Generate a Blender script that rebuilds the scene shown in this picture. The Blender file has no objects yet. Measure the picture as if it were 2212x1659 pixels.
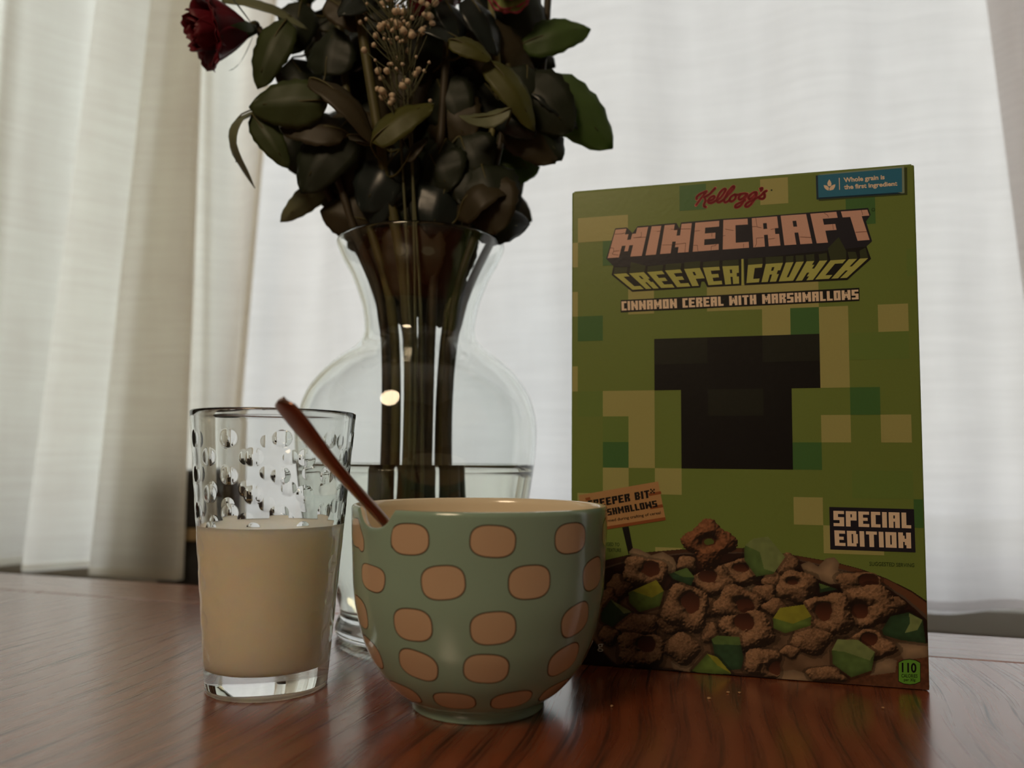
import bpy, bmesh, math, random
import numpy as np
from mathutils import Vector, Matrix
PI = math.pi
R = math.radians
T = 0.75            # height of the table top above the floor
H = 0.13            # height of the camera above the table top
SC = bpy.context.scene
COL = SC.collection
random.seed(7)

# ------------------------------------------------------------------ camera
cam_data = bpy.data.cameras.new('camera')
cam = bpy.data.objects.new('camera', cam_data)
COL.objects.link(cam)
cam_data.sensor_width = 36.0
cam_data.lens = 1660.0 / 2212.0 * 36.0
cam_data.shift_y = 45.5 / 2212.0
cam_data.clip_start = 0.02
cam.location = (0, 0, T + H)
pitch, roll = R(4.0), R(0.45)
cam.rotation_euler = (Matrix.Rotation(PI / 2 + pitch, 3, 'X') @ Matrix.Rotation(roll, 3, 'Z')).to_euler()
cam_data.dof.use_dof = True
cam_data.dof.focus_distance = 0.44
cam_data.dof.aperture_fstop = 5.0
SC.camera = cam

# ------------------------------------------------------------------ world, exposure
world = bpy.data.worlds.new('sky')
SC.world = world
world.use_nodes = True
wn = world.node_tree
wn.nodes['Background'].inputs[0].default_value = (0.965, 0.96, 1.0, 1)
wn.nodes['Background'].inputs[1].default_value = 2.8
SC.view_settings.view_transform = 'Standard'
SC.view_settings.look = 'None'
SC.view_settings.exposure = 0.0
SC.view_settings.gamma = 1.0
SC.view_settings.use_curve_mapping = False
SC.cycles.use_denoising = True
SC.cycles.max_bounces = 14
SC.cycles.transmission_bounces = 14
SC.cycles.transparent_max_bounces = 16
SC.cycles.diffuse_bounces = 6
SC.cycles.glossy_bounces = 6
SC.cycles.sample_clamp_indirect = 30.0
SC.cycles.blur_glossy = 0.0

# the room's own ceiling lamp, warm
ld = bpy.data.lights.new('ceiling_lamp_light', 'AREA')
ld.shape = 'DISK'; ld.size = 0.42; ld.energy = 6.8; ld.color = (1.0, 0.76, 0.50)
lo = bpy.data.objects.new('ceiling_lamp_light', ld); COL.objects.link(lo)
lo.location = (-0.55, -0.55, T + 1.02)
lo.rotation_euler = (Vector((-0.05, 0.45, T + 0.1)) - Vector(lo.location)).to_track_quat('-Z', 'Y').to_euler()

# ------------------------------------------------------------------ helpers
def srgb(r, g, b):
    def f(c):
        c = c / 255.0
        return c / 12.92 if c <= 0.04045 else ((c + 0.055) / 1.055) ** 2.4
    return (f(r), f(g), f(b), 1.0)

def tag(o, label=None, cat=None, group=None, kind=None):
    if label: o['label'] = label
    if cat: o['category'] = cat
    if group: o['group'] = group
    if kind: o['kind'] = kind
    return o

def empty(name, loc, rz=0.0):
    o = bpy.data.objects.new(name, None)
    COL.objects.link(o)
    o.location = loc
    o.rotation_euler = (0, 0, rz)
    o.empty_display_size = 0.03
    return o

def origin_of(parent):
    p = Vector((0, 0, 0))
    while parent is not None:
        p += Vector(parent.location)
        parent = parent.parent
    return p

def mesh(name, verts, faces, mat=None, parent=None, smooth=True, world_coords=True, mats=None, mi=None):
    """one mesh object; vertices are given in world space and moved into the parent's frame"""
    me = bpy.data.meshes.new(name)
    if parent is not None and world_coords:
        o = origin_of(parent)
        verts = [(v[0] - o.x, v[1] - o.y, v[2] - o.z) for v in verts]
    me.from_pydata([tuple(v) for v in verts], [], faces)
    if smooth:
        me.polygons.foreach_set('use_smooth', [True] * len(me.polygons))
    if mats:
        for m in mats: me.materials.append(m)
        if mi: me.polygons.foreach_set('material_index', mi)
    elif mat:
        me.materials.append(mat)
    me.update()
    ob = bpy.data.objects.new(name, me)
    COL.objects.link(ob)
    ob.parent = parent
    return ob

def fix_normals(ob):
    bm = bmesh.new(); bm.from_mesh(ob.data)
    bmesh.ops.recalc_face_normals(bm, faces=bm.faces)
    bm.to_mesh(ob.data); bm.free()
    return ob

def box_vf(x0, x1, y0, y1, z0, z1):
    v = [(x, y, z) for x in (x0, x1) for y in (y0, y1) for z in (z0, z1)]
    f = [(0, 1, 3, 2), (4, 6, 7, 5), (0, 4, 5, 1), (2, 3, 7, 6), (0, 2, 6, 4), (1, 5, 7, 3)]
    return v, f

def bevel(ob, w=0.001, seg=2):
    m = ob.modifiers.new('bevel', 'BEVEL'); m.width = w; m.segments = seg; m.limit_method = 'ANGLE'
    return ob

def catmull(pts, n):
    P = [Vector(p) for p in pts]
    P = [P[0] * 2 - P[1]] + P + [P[-1] * 2 - P[-2]]
    out = []
    for i in range(1, len(P) - 2):
        for k in range(n):
            t = k / n
            a, b, c, d = P[i - 1], P[i], P[i + 1], P[i + 2]
            out.append(0.5 * ((2 * b) + (c - a) * t + (2 * a - 5 * b + 4 * c - d) * t * t + (3 * b - a - 3 * c + d) * t ** 3))
    out.append(P[-2])
    return out

def tube_vf(path, radii, seg=8, cap=True):
    path = [Vector(p) for p in path]
    n = len(path)
    if not hasattr(radii, '__len__'): radii = [radii] * n
    v, f = [], []
    up = Vector((0.3, 0.9, 0.1)).normalized()
    for i, p in enumerate(path):
        d = (path[min(i + 1, n - 1)] - path[max(i - 1, 0)]).normalized()
        a = d.cross(up)
        if a.length < 1e-4: a = d.cross(Vector((1, 0, 0)))
        a.normalize(); b = d.cross(a)
        for k in range(seg):
            t = 2 * PI * k / seg
            v.append(p + (a * math.cos(t) + b * math.sin(t)) * radii[i])
    for i in range(n - 1):
        for k in range(seg):
            k2 = (k + 1) % seg
            f.append((i * seg + k, i * seg + k2, (i + 1) * seg + k2, (i + 1) * seg + k))
    if cap:
        f.append(tuple(range(seg))[::-1])
        f.append(tuple((n - 1) * seg + k for k in range(seg)))
    return v, f

def lathe_vf(prof, cx, cy, z0, seg=128, close=True, zmod=None, rmod=None):
    """prof: (r, z) from axis bottom to axis end; r==0 ends become fans"""
    v, f = [], []
    rings = []
    for r, z in prof:
        if r < 1e-6:
            rings.append([len(v)]); v.append((cx, cy, z0 + z)); continue
        ring = []
        for k in range(seg):
            t = 2 * PI * k / seg
            zz = z if zmod is None else zmod(t, r, z)
            rr = r if rmod is None else rmod(t, r, z)
            ring.append(len(v)); v.append((cx + rr * math.cos(t), cy + rr * math.sin(t), z0 + zz))
        rings.append(ring)
    for a, b in zip(rings, rings[1:]):
        for k in range(seg):
            k2 = (k + 1) % seg
            if len(a) == 1 and len(b) == 1: continue
            if len(a) == 1: f.append((a[0], b[k2], b[k]))
            elif len(b) == 1: f.append((a[k], a[k2], b[0]))
            else: f.append((a[k], a[k2], b[k2], b[k]))
    return v, f

def smooth_prof(pts, n=6):
    return [(max(p.x, 0.0), p.y) for p in catmull([(a, b, 0) for a, b in pts], n)]

# ------------------------------------------------------------------ materials
def new_mat(name):
    m = bpy.data.materials.new(name); m.use_nodes = True
    nt = m.node_tree
    return m, nt, nt.nodes['Principled BSDF']

def pmat(name, col, rough=0.5, metal=0.0, noise=0.0, nscale=40.0, coat=0.0, bump=0.0, bscale=200.0, spec=0.5, subs=0.0, trans=0.0, ior=1.45):
    m, nt, b = new_mat(name)
    b.inputs['Base Color'].default_value = col
    b.inputs['Roughness'].default_value = rough
    b.inputs['Metallic'].default_value = metal
    b.inputs['Coat Weight'].default_value = coat
    b.inputs['Coat Roughness'].default_value = 0.06
    b.inputs['Specular IOR Level'].default_value = spec
    b.inputs['IOR'].default_value = ior
    if subs:
        b.inputs['Subsurface Weight'].default_value = subs
        b.inputs['Subsurface Radius'].default_value = (1.0, 0.8, 0.5)
        b.inputs['Subsurface Scale'].default_value = 0.045
    tc = nt.nodes.new('ShaderNodeTexCoord')
    if noise:
        n = nt.nodes.new('ShaderNodeTexNoise'); n.inputs['Scale'].default_value = nscale; n.inputs['Detail'].default_value = 5
        nt.links.new(tc.outputs['Object'], n.inputs['Vector'])
        mx = nt.nodes.new('ShaderNodeMix'); mx.data_type = 'RGBA'
        mx.inputs[6].default_value = tuple(c * (1 - noise) for c in col[:3]) + (1,)
        mx.inputs[7].default_value = tuple(min(1, c * (1 + noise)) for c in col[:3]) + (1,)
        nt.links.new(n.outputs['Fac'], mx.inputs[0]); nt.links.new(mx.outputs[2], b.inputs['Base Color'])
    if bump:
        n2 = nt.nodes.new('ShaderNodeTexNoise'); n2.inputs['Scale'].default_value = bscale; n2.inputs['Detail'].default_value = 4
        nt.links.new(tc.outputs['Object'], n2.inputs['Vector'])
        bp = nt.nodes.new('ShaderNodeBump'); bp.inputs['Strength'].default_value = bump; bp.inputs['Distance'].default_value = 0.001
        nt.links.new(n2.outputs['Fac'], bp.inputs['Height']); nt.links.new(bp.outputs['Normal'], b.inputs['Normal'])
    return m

def glass_mat(name, ior=1.5, col=(0.97, 0.99, 0.98, 1), rough=0.0):
    m, nt, b = new_mat(name)
    nt.nodes.remove(b)
    g = nt.nodes.new('ShaderNodeBsdfGlass'); g.inputs['IOR'].default_value = ior
    g.inputs['Color'].default_value = col; g.inputs['Roughness'].default_value = rough
    nt.links.new(g.outputs[0], nt.nodes['Material Output'].inputs['Surface'])
    return m

def wood_mat(name, light, dark, pore, along='Y', rough=0.24, off=0.0):
    m, nt, b = new_mat(name)
    L = nt.links
    tc = nt.nodes.new('ShaderNodeTexCoord')
    mp = nt.nodes.new('ShaderNodeMapping')
    L.new(tc.outputs['Object'], mp.inputs['Vector'])
    mp.inputs['Location'].default_value = (off, off * 0.37, 0)
    mp.inputs['Rotation'].default_value = (0, 0, 0 if along == 'Y' else PI / 2)
    # slow warp so the figure wanders like a flat-sawn board
    wz = nt.nodes.new('ShaderNodeTexNoise'); wz.inputs['Scale'].default_value = 4.0; wz.inputs['Detail'].default_value = 1.5
    L.new(mp.outputs[0], wz.inputs['Vector'])
    wv = nt.nodes.new('ShaderNodeVectorMath'); wv.operation = 'MULTIPLY_ADD'
    L.new(wz.outputs['Color'], wv.inputs[0]); wv.inputs[1].default_value = (0.055, 0.06, 0.0); L.new(mp.outputs[0], wv.inputs[2])
    s1 = nt.nodes.new('ShaderNodeMapping'); s1.inputs['Scale'].default_value = (1.0, 0.16, 1.0)
    L.new(wv.outputs[0], s1.inputs['Vector'])
    wave = nt.nodes.new('ShaderNodeTexWave'); wave.wave_type = 'BANDS'; wave.bands_direction = 'X'
    wave.inputs['Scale'].default_value = 20.0; wave.inputs['Distortion'].default_value = 1.8
    wave.inputs['Detail'].default_value = 3.0; wave.inputs['Detail Scale'].default_value = 1.6
    L.new(s1.outputs[0], wave.inputs['Vector'])
    s2 = nt.nodes.new('ShaderNodeMapping'); s2.inputs['Scale'].default_value = (620.0, 15.0, 1.0)
    L.new(wv.outputs[0], s2.inputs['Vector'])
    p = nt.nodes.new('ShaderNodeTexNoise'); p.inputs['Scale'].default_value = 1.0; p.inputs['Detail'].default_value = 3.0
    L.new(s2.outputs[0], p.inputs['Vector'])
    pr = nt.nodes.new('ShaderNodeMapRange'); pr.inputs['From Min'].default_value = 0.50; pr.inputs['From Max'].default_value = 0.68
    L.new(p.outputs['Fac'], pr.inputs['Value'])
    # pores gather in the dark early-wood bands
    mul = nt.nodes.new('ShaderNodeMath'); mul.operation = 'MULTIPLY'
    wr = nt.nodes.new('ShaderNodeMapRange'); wr.inputs['From Min'].default_value = 0.25; wr.inputs['From Max'].default_value = 0.9
    wr.inputs['To Min'].default_value = 0.15; wr.inputs['To Max'].default_value = 1.0
    L.new(wave.outputs['Fac'], wr.inputs['Value'])
    L.new(pr.outputs[0], mul.inputs[0]); L.new(wr.outputs[0], mul.inputs[1])
    mx = nt.nodes.new('ShaderNodeMix'); mx.data_type = 'RGBA'
    mx.inputs[6].default_value = light; mx.inputs[7].default_value = dark
    L.new(wave.outputs['Fac'], mx.inputs[0])
    mx2 = nt.nodes.new('ShaderNodeMix'); mx2.data_type = 'RGBA'
    mx2.inputs[7].default_value = pore
    L.new(mx.outputs[2], mx2.inputs[6]); L.new(mul.outputs[0], mx2.inputs[0])
    L.new(mx2.outputs[2], b.inputs['Base Color'])
    b.inputs['Coat Weight'].default_value = 1.0
    b.inputs['Coat Roughness'].default_value = 0.19
    b.inputs['Specular IOR Level'].default_value = 0.5
    rr = nt.nodes.new('ShaderNodeMapRange'); rr.inputs['To Min'].default_value = rough; rr.inputs['To Max'].default_value = rough + 0.14
    L.new(mul.outputs[0], rr.inputs['Value']); L.new(rr.outputs[0], b.inputs['Roughness'])
    bp = nt.nodes.new('ShaderNodeBump'); bp.inputs['Strength'].default_value = 0.14; bp.inputs['Distance'].default_value = 0.0005; bp.invert = True
    L.new(mul.outputs[0], bp.inputs['Height']); L.new(bp.outputs['Normal'], b.inputs['Normal'])
    return m

def curtain_mat(name, tcol, dcol, fac_t=0.62, clear=0.03, zoom=1.0):
    m, nt, b = new_mat(name)
    nt.nodes.remove(b); L = nt.links
    tr = nt.nodes.new('ShaderNodeBsdfTranslucent'); df = nt.nodes.new('ShaderNodeBsdfDiffuse'); tp = nt.nodes.new('ShaderNodeBsdfTransparent')
    df.inputs[0].default_value = dcol
    tc = nt.nodes.new('ShaderNodeTexCoord')
    mp = nt.nodes.new('ShaderNodeMapping'); mp.inputs['Scale'].default_value = (9, 9, 150)
    L.new(tc.outputs['Object'], mp.inputs['Vector'])
    n = nt.nodes.new('ShaderNodeTexNoise'); n.inputs['Scale'].default_value = 1.0; n.inputs['Detail'].default_value = 3
    L.new(mp.outputs[0], n.inputs['Vector'])
    mp2 = nt.nodes.new('ShaderNodeMapping'); mp2.inputs['Scale'].default_value = (26, 26, 7)
    L.new(tc.outputs['Object'], mp2.inputs['Vector'])
    n2 = nt.nodes.new('ShaderNodeTexNoise'); n2.inputs['Scale'].default_value = 1.0; n2.inputs['Detail'].default_value = 5
    L.new(mp2.outputs[0], n2.inputs['Vector'])
    ad = nt.nodes.new('ShaderNodeMath'); ad.operation = 'ADD'
    L.new(n.outputs['Fac'], ad.inputs[0]); L.new(n2.outputs['Fac'], ad.inputs[1])
    mr = nt.nodes.new('ShaderNodeMapRange'); mr.inputs['From Min'].default_value = 0.65; mr.inputs['From Max'].default_value = 1.35
    L.new(ad.outputs[0], mr.inputs['Value'])
    mx = nt.nodes.new('ShaderNodeMix'); mx.data_type = 'RGBA'
    mx.inputs[6].default_value = tuple(c * 0.90 for c in tcol[:3]) + (1,); mx.inputs[7].default_value = tuple(min(1, c * 1.06) for c in tcol[:3]) + (1,)
    L.new(mr.outputs[0], mx.inputs[0]); L.new(mx.outputs[2], tr.inputs[0])
    m1 = nt.nodes.new('ShaderNodeMixShader'); m1.inputs[0].default_value = fac_t
    L.new(df.outputs[0], m1.inputs[1]); L.new(tr.outputs[0], m1.inputs[2])
    m2 = nt.nodes.new('ShaderNodeMixShader'); m2.inputs[0].default_value = clear
    L.new(m1.outputs[0], m2.inputs[1]); L.new(tp.outputs[0], m2.inputs[2])
    L.new(m2.outputs[0], nt.nodes['Material Output'].inputs['Surface'])
    return m

def leaf_mat(name, col, tcol, rough=0.52):
    m, nt, b = new_mat(name)
    L = nt.links
    tc = nt.nodes.new('ShaderNodeTexCoord')
    n = nt.nodes.new('ShaderNodeTexNoise'); n.inputs['Scale'].default_value = 45; n.inputs['Detail'].default_value = 4
    L.new(tc.outputs['Object'], n.inputs['Vector'])
    mx = nt.nodes.new('ShaderNodeMix'); mx.data_type = 'RGBA'
    mx.inputs[6].default_value = tuple(c * 0.7 for c in col[:3]) + (1,); mx.inputs[7].default_value = tuple(c * 1.25 for c in col[:3]) + (1,)
    L.new(n.outputs['Fac'], mx.inputs[0]); L.new(mx.outputs[2], b.inputs['Base Color'])
    b.inputs['Roughness'].default_value = rough
    tr = nt.nodes.new('ShaderNodeBsdfTranslucent'); tr.inputs[0].default_value = tcol
    ms = nt.nodes.new('ShaderNodeMixShader'); ms.inputs[0].default_value = 0.30
    L.new(b.outputs[0], ms.inputs[1]); L.new(tr.outputs[0], ms.inputs[2])
    L.new(ms.outputs[0], nt.nodes['Material Output'].inputs['Surface'])
    return m

M = {}
M['wall'] = pmat('wall_paint', srgb(168, 160, 146), 0.8, noise=0.03, bump=0.1)
M['ceiling'] = pmat('ceiling_paint', srgb(225, 222, 214), 0.85, bump=0.1)
M['floor'] = wood_mat('floor_wood', srgb(120, 84, 58), srgb(92, 60, 40), srgb(60, 38, 25), 'Y', 0.4)
M['oak'] = wood_mat('table_oak', srgb(138, 70, 40), srgb(116, 54, 30), srgb(50, 20, 11), 'Y', 0.26)
M['oak_end'] = wood_mat('table_end_oak', srgb(148, 86, 56), srgb(130, 72, 46), srgb(76, 38, 22), 'X', 0.26, off=3.1)
M['ground'] = pmat('ground_outside', srgb(150, 150, 128), 0.9, noise=0.3, nscale=2.0)
M['frame'] = pmat('window_frame', srgb(232, 230, 224), 0.45)
M['sill'] = pmat('sill_paint', srgb(190, 186, 174), 0.5)
M['sheer'] = curtain_mat('sheer_fabric', (0.93, 0.895, 0.895, 1), (0.80, 0.77, 0.74, 1), 0.62, 0.035)
M['mid'] = curtain_mat('mid_fabric', (0.96, 0.93, 0.86, 1), (0.82, 0.78, 0.70, 1), 0.66, 0.02)
M['heavy'] = curtain_mat('cream_fabric', (0.98, 0.945, 0.88, 1), (0.84, 0.80, 0.71, 1), 0.84, 0.0)
M['black'] = pmat('black_plastic', srgb(24, 24, 26), 0.5)
M['band'] = pmat('tan_band', srgb(150, 130, 96), 0.6)
M['tumbler'] = glass_mat('tumbler_glass', 1.5, (0.995, 1.0, 0.995, 1))
M['vase'] = glass_mat('vase_glass', 1.5, (0.985, 0.995, 0.99, 1))
M['water'] = glass_mat('water', 1.33, (0.96, 0.97, 0.93, 1))
M['milk'] = pmat('milk', (0.99, 0.93, 0.80, 1), 0.35, subs=0.35)
M['copper'] = pmat('copper', srgb(160, 118, 100), 0.30, metal=1.0, bump=0.05, bscale=600)
M['glaze'] = pmat('celadon_glaze', srgb(148, 176, 158), 0.16, noise=0.04, nscale=30, coat=0.5)
M['foot'] = pmat('foot_glaze', srgb(140, 180, 162), 0.25, coat=0.3)
M['cream_glaze'] = pmat('cream_glaze', srgb(240, 226, 200), 0.18, coat=0.5)
M['patch'] = pmat('tan_patch', srgb(204, 174, 144), 0.16, coat=0.5, noise=0.03)
M['patch_line'] = pmat('patch_outline', srgb(66, 42, 28), 0.16, coat=0.5)
M['leaf_g'] = leaf_mat('leaf_green', srgb(64, 76, 38), (0.07, 0.12, 0.025, 1))
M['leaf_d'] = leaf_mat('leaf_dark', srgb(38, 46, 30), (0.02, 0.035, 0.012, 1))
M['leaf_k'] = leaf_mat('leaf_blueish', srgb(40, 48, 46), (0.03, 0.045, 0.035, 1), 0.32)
M['leaf_b'] = leaf_mat('leaf_brownish', srgb(66, 58, 38), (0.055, 0.055, 0.02, 1))
M['leaf_y'] = leaf_mat('leaf_yellowish', srgb(86, 88, 36), (0.12, 0.14, 0.03, 1))
M['leaf_s'] = leaf_mat('leaf_sage', srgb(120, 126, 96), (0.10, 0.13, 0.07, 1))
M['leaf_l'] = leaf_mat('leaf_bright', srgb(76, 98, 50), (0.14, 0.26, 0.07, 1))
M['stem'] = pmat('stem_green', srgb(80, 76, 40), 0.55, noise=0.3, nscale=60)
M['stem_d'] = pmat('stem_dark', srgb(58, 50, 34), 0.6, noise=0.3, nscale=60)
M['stem_l'] = pmat('stem_light', srgb(128, 124, 78), 0.5, noise=0.2, nscale=60)
M['red'] = leaf_mat('petal_red', srgb(112, 16, 34), (0.20, 0.012, 0.03, 1), 0.5)
M['pinkpetal'] = leaf_mat('petal_pink', srgb(206, 96, 116), (0.5, 0.16, 0.22, 1), 0.5)
M['greenpetal'] = leaf_mat('petal_green', srgb(160, 176, 110), (0.35, 0.42, 0.18, 1), 0.5)
M['bud'] = pmat('bud_cream', srgb(205, 182, 152), 0.7, subs=0.2)
M['crumb'] = pmat('crumb', srgb(190, 150, 110), 0.7)
M['twig'] = pmat('twig', srgb(86, 88, 60), 0.6)

# ================================================================== the setting
ang = -R(16.5)
E_ = Vector((math.cos(ang), math.sin(ang), 0))      # along the window wall
N_ = Vector((-math.sin(ang), math.cos(ang), 0))     # towards outdoors
O_ = Vector((0, 0.998, 0))                          # the curtain line passes here
def W(s, n, z):                                     # wall frame -> world (z above the table top)
    return O_ + E_ * s + N_ * n + Vector((0, 0, T + z))
def wbox(name, s0, s1, n0, n1, z0, z1, mat, parent=None, kind=None):
    v, f = box_vf(s0, s1, n0, n1, z0, z1)
    o = mesh(name, [W(*p) for p in v], f, mat, parent, smooth=False)
    fix_normals(o)
    if kind: o['kind'] = kind
    return o
ZF, ZC = -T, 1.72
SL, SR, NB = -1.9, 1.9, -2.7
WN = 0.22
def multi(name, boxes, mat, kind='structure'):
    V, F = [], []
    for b in boxes:
        v, f = box_vf(*b); k = len(V)
        V += [W(*p) for p in v]; F += [tuple(i + k for i in q) for q in f]
    o = fix_normals(mesh(name, V, F, mat, smooth=False)); o['kind'] = kind
    return o
wbox('floor', SL - .1, SR + .1, NB - .1, WN + .12, ZF - .06, ZF, M['floor'], kind='structure')
wbox('ceiling', SL - .1, SR + .1, NB - .1, WN + .12, ZC, ZC + .06, M['ceiling'], kind='structure')
wbox('wall_left', SL - .1, SL, NB, WN, ZF, ZC, M['wall'], kind='structure')
wbox('wall_right', SR, SR + .1, NB, WN, ZF, ZC, M['wall'], kind='structure')
wbox('wall_front', SL - .1, SR + .1, NB - .1, NB, ZF, ZC, M['wall'], kind='structure')
w0, w1, wz0, wz1 = -1.45, 1.45, -0.055, 1.42
multi('wall_back', [(SL - .1, w0, WN, WN + .12, ZF, ZC), (w1, SR + .1, WN, WN + .12, ZF, ZC),
                    (w0, w1, WN, WN + .12, ZF, wz0 - .03), (w0, w1, WN, WN + .12, wz1, ZC)], M['wall'])
wbox('baseboard_back', SL, SR, WN - .018, WN, ZF, ZF + .1, M['frame'], kind='structure')
wbox('trim_1', w0 - .04, w1 + .04, WN - .07, WN + .12, wz0 - .03, wz0, M['sill'], kind='structure')
win = empty('window_1', W(0, WN + .06, wz0)); win['kind'] = 'structure'
wbox('window_frame', w0, w0 + .05, WN + .03, WN + .09, wz0, wz1, M['frame'], win)
wbox('window_frame', w1 - .05, w1, WN + .03, WN + .09, wz0, wz1, M['frame'], win)
wbox('window_frame', w0 + .05, w1 - .05, WN + .03, WN + .09, wz0, wz0 + .05, M['frame'], win)
wbox('window_frame', w0 + .05, w1 - .05, WN + .03, WN + .09, wz1 - .05, wz1, M['frame'], win)
pm, pnt, pb = new_mat('window_pane'); pnt.nodes.remove(pb)
ptr = pnt.nodes.new('ShaderNodeBsdfTransparent'); ptr.inputs[0].default_value = (0.93, 0.96, 0.95, 1)
pgl = pnt.nodes.new('ShaderNodeBsdfGlossy'); pgl.inputs['Roughness'].default_value = 0.0
pfr = pnt.nodes.new('ShaderNodeFresnel'); pfr.inputs[0].default_value = 1.3
pms = pnt.nodes.new('ShaderNodeMixShader')
pnt.links.new(pfr.outputs[0], pms.inputs[0]); pnt.links.new(ptr.outputs[0], pms.inputs[1]); pnt.links.new(pgl.outputs[0], pms.inputs[2])
pnt.links.new(pms.outputs[0], pnt.nodes['Material Output'].inputs['Surface'])
wbox('pane', w0 + .05, w1 - .05, WN + .057, WN + .063, wz0 + .05, wz1 - .05, pm, win)
v, f = box_vf(-9, 9, WN + .4, 16, -1.0, -0.95)
g = fix_normals(mesh('ground_outside', [W(*p) for p in v], f, M['ground'], smooth=False)); g['kind'] = 'structure'

# ---- curtains: a plan line (s, n) at the hem and one higher up, joined by cloth
def curtain(name, low, high, zh, zl, zt, mat, label, rip=0.0, seed=1, group='curtains over the window', n=14, rows=40):
    rnd = random.Random(seed)
    a = catmull([(p[0], p[1], 0) for p in low], n); b = catmull([(p[0], p[1], 0) for p in high], n)
    ph = [rnd.uniform(0, 6.3) for _ in range(6)]
    V, F = [], []
    m = len(a)
    for j in range(rows + 1):
        z = zl + (zt - zl) * (j / rows)
        t = (z - zl) / (zh - zl)
        t = t if t < 1 else 1 + (t - 1) * 0.25
        for i in range(m):
            p = a[i] * (1 - t) + b[i] * t
            k = p.x
            dn = rip * (math.sin(k * 21 + z * 2.4 + ph[0]) * .6 + math.sin(k * 47 - z * 3.1 + ph[1]) * .3 + math.sin(z * 9 + k * 8 + ph[2]) * .25)
            V.append(W(p.x, p.y + dn, z + (0.003 * math.sin(k * 14 + ph[3]) if j == 0 else 0)))
    for j in range(rows):
        for i in range(m - 1):
            F.append((j * m + i, j * m + i + 1, (j + 1) * m + i + 1, (j + 1) * m + i))
    root = empty(name, W((low[0][0] + low[-1][0]) / 2, low[0][1], zl))
    tag(root, label, 'curtain', group)
    mesh('cloth', V, F, mat, root)
    # sewn hem: a folded band along the bottom edge
    V2, F2 = [], []
    hh = 0.012
    for i in range(m):
        p = a[i]; q = a[min(i + 1, m - 1)] - a[max(i - 1, 0)]; q.normalize()
        s_, n_ = p.x - q.y * 0.0012, p.y + q.x * 0.0012
        k = p.x
        dn = rip * (math.sin(k * 21 + zl * 2.4 + ph[0]) * .6 + math.sin(k * 47 - zl * 3.1 + ph[1]) * .3 + math.sin(zl * 9 + k * 8 + ph[2]) * .25)
        V2 += [W(s_, n_ + dn, zl + 0.001), W(s_, n_ + dn, zl + hh)]
    for i in range(m - 1): F2.append((2 * i, 2 * i + 2, 2 * i + 3, 2 * i + 1))
    mesh('hem', V2, F2, mat, root)
    return root
ztop = 1.55
curtain('curtain',
    [(-1.5, -.07), (-1.3, -.13), (-1.16, -.05), (-1.0, -.14), (-.88, -.05), (-.80, -.12), (-.745, -.15), (-.735, -.12), (-.70, -.05), (-.655, -.128), (-.635, -.135), (-.59, -.075), (-.55, -.12), (-.535, -.132), (-.48, -.122), (-.425, -.118), (-.417, -.108), (-.425, -.096), (-.48, -.094), (-.538, -.098)],
    [(-1.5, -.07), (-1.3, -.13), (-1.16, -.05), (-1.0, -.14), (-.88, -.05), (-.78, -.12), (-.725, -.15), (-.71, -.12), (-.65, -.05), (-.572, -.128), (-.555, -.135), (-.515, -.075), (-.485, -.12), (-.472, -.132), (-.45, -.122), (-.423, -.118), (-.417, -.108), (-.424, -.096), (-.445, -.094), (-.472, -.098)],
    0.80, -0.028, ztop, M['heavy'], 'cream pleated curtain at the far left with a shaded tan fold', rip=0.0, seed=3)
curtain('curtain',
    [(-.565, -.01), (-.53, -.03), (-.50, .0), (-.462, -.035), (-.445, -.038), (-.44, -.02), (-.41, .0), (-.405, -.03), (-.398, -.036), (-.412, -.036), (-.42, -.026)],
    [(-.535, -.01), (-.52, -.03), (-.505, .0), (-.485, -.035), (-.468, -.038), (-.462, -.02), (-.43, .0), (-.36, -.03), (-.345, -.036), (-.35, -.036), (-.355, -.026)],
    0.80, -0.036, ztop, M['mid'], 'narrow white curtain panel hanging between the cream curtain and the flowers', rip=0.002, seed=5)
lo_ = [(-.475, .035), (-.36, .045), (-.25, .03), (-.15, .045), (-.06, .03), (.03, .04), (.10, .025), (.2, .03), (.29, .048), (.36, .03), (.44, .045), (.50, .03), (.58, .045), (.66, .02), (.75, .05), (.85, .03), (1.0, .04)]
hi_ = [(-.425, .035), (-.33, .045), (-.25, .03), (-.15, .045), (-.06, .03), (.03, .04), (.10, .025), (.2, .03), (.29, .048), (.36, .03), (.44, .045), (.50, .03), (.58, .045), (.66, .02), (.75, .05), (.85, .03), (1.0, .04)]
curtain('curtain', lo_, hi_, 0.70, -0.036, ztop, M['sheer'], 'wide white sheer curtain spread behind the vase and the cereal box', rip=0.018, seed=8, rows=60)
curtain('curtain',
    [(.61, .0), (.64, -.02), (.68, .0), (.74, -.03), (.80, .0), (.88, -.02), (1.0, .01), (1.4, 0)],
    [(.555, .0), (.575, -.02), (.61, .0), (.68, -.03), (.76, .0), (.85, -.02), (1.0, .01), (1.4, 0)],
    0.70, -0.03, ztop, M['sheer'], 'off-white curtain layer at the far right edge, overlapping the wide sheer', rip=0.002, seed=9)

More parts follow.
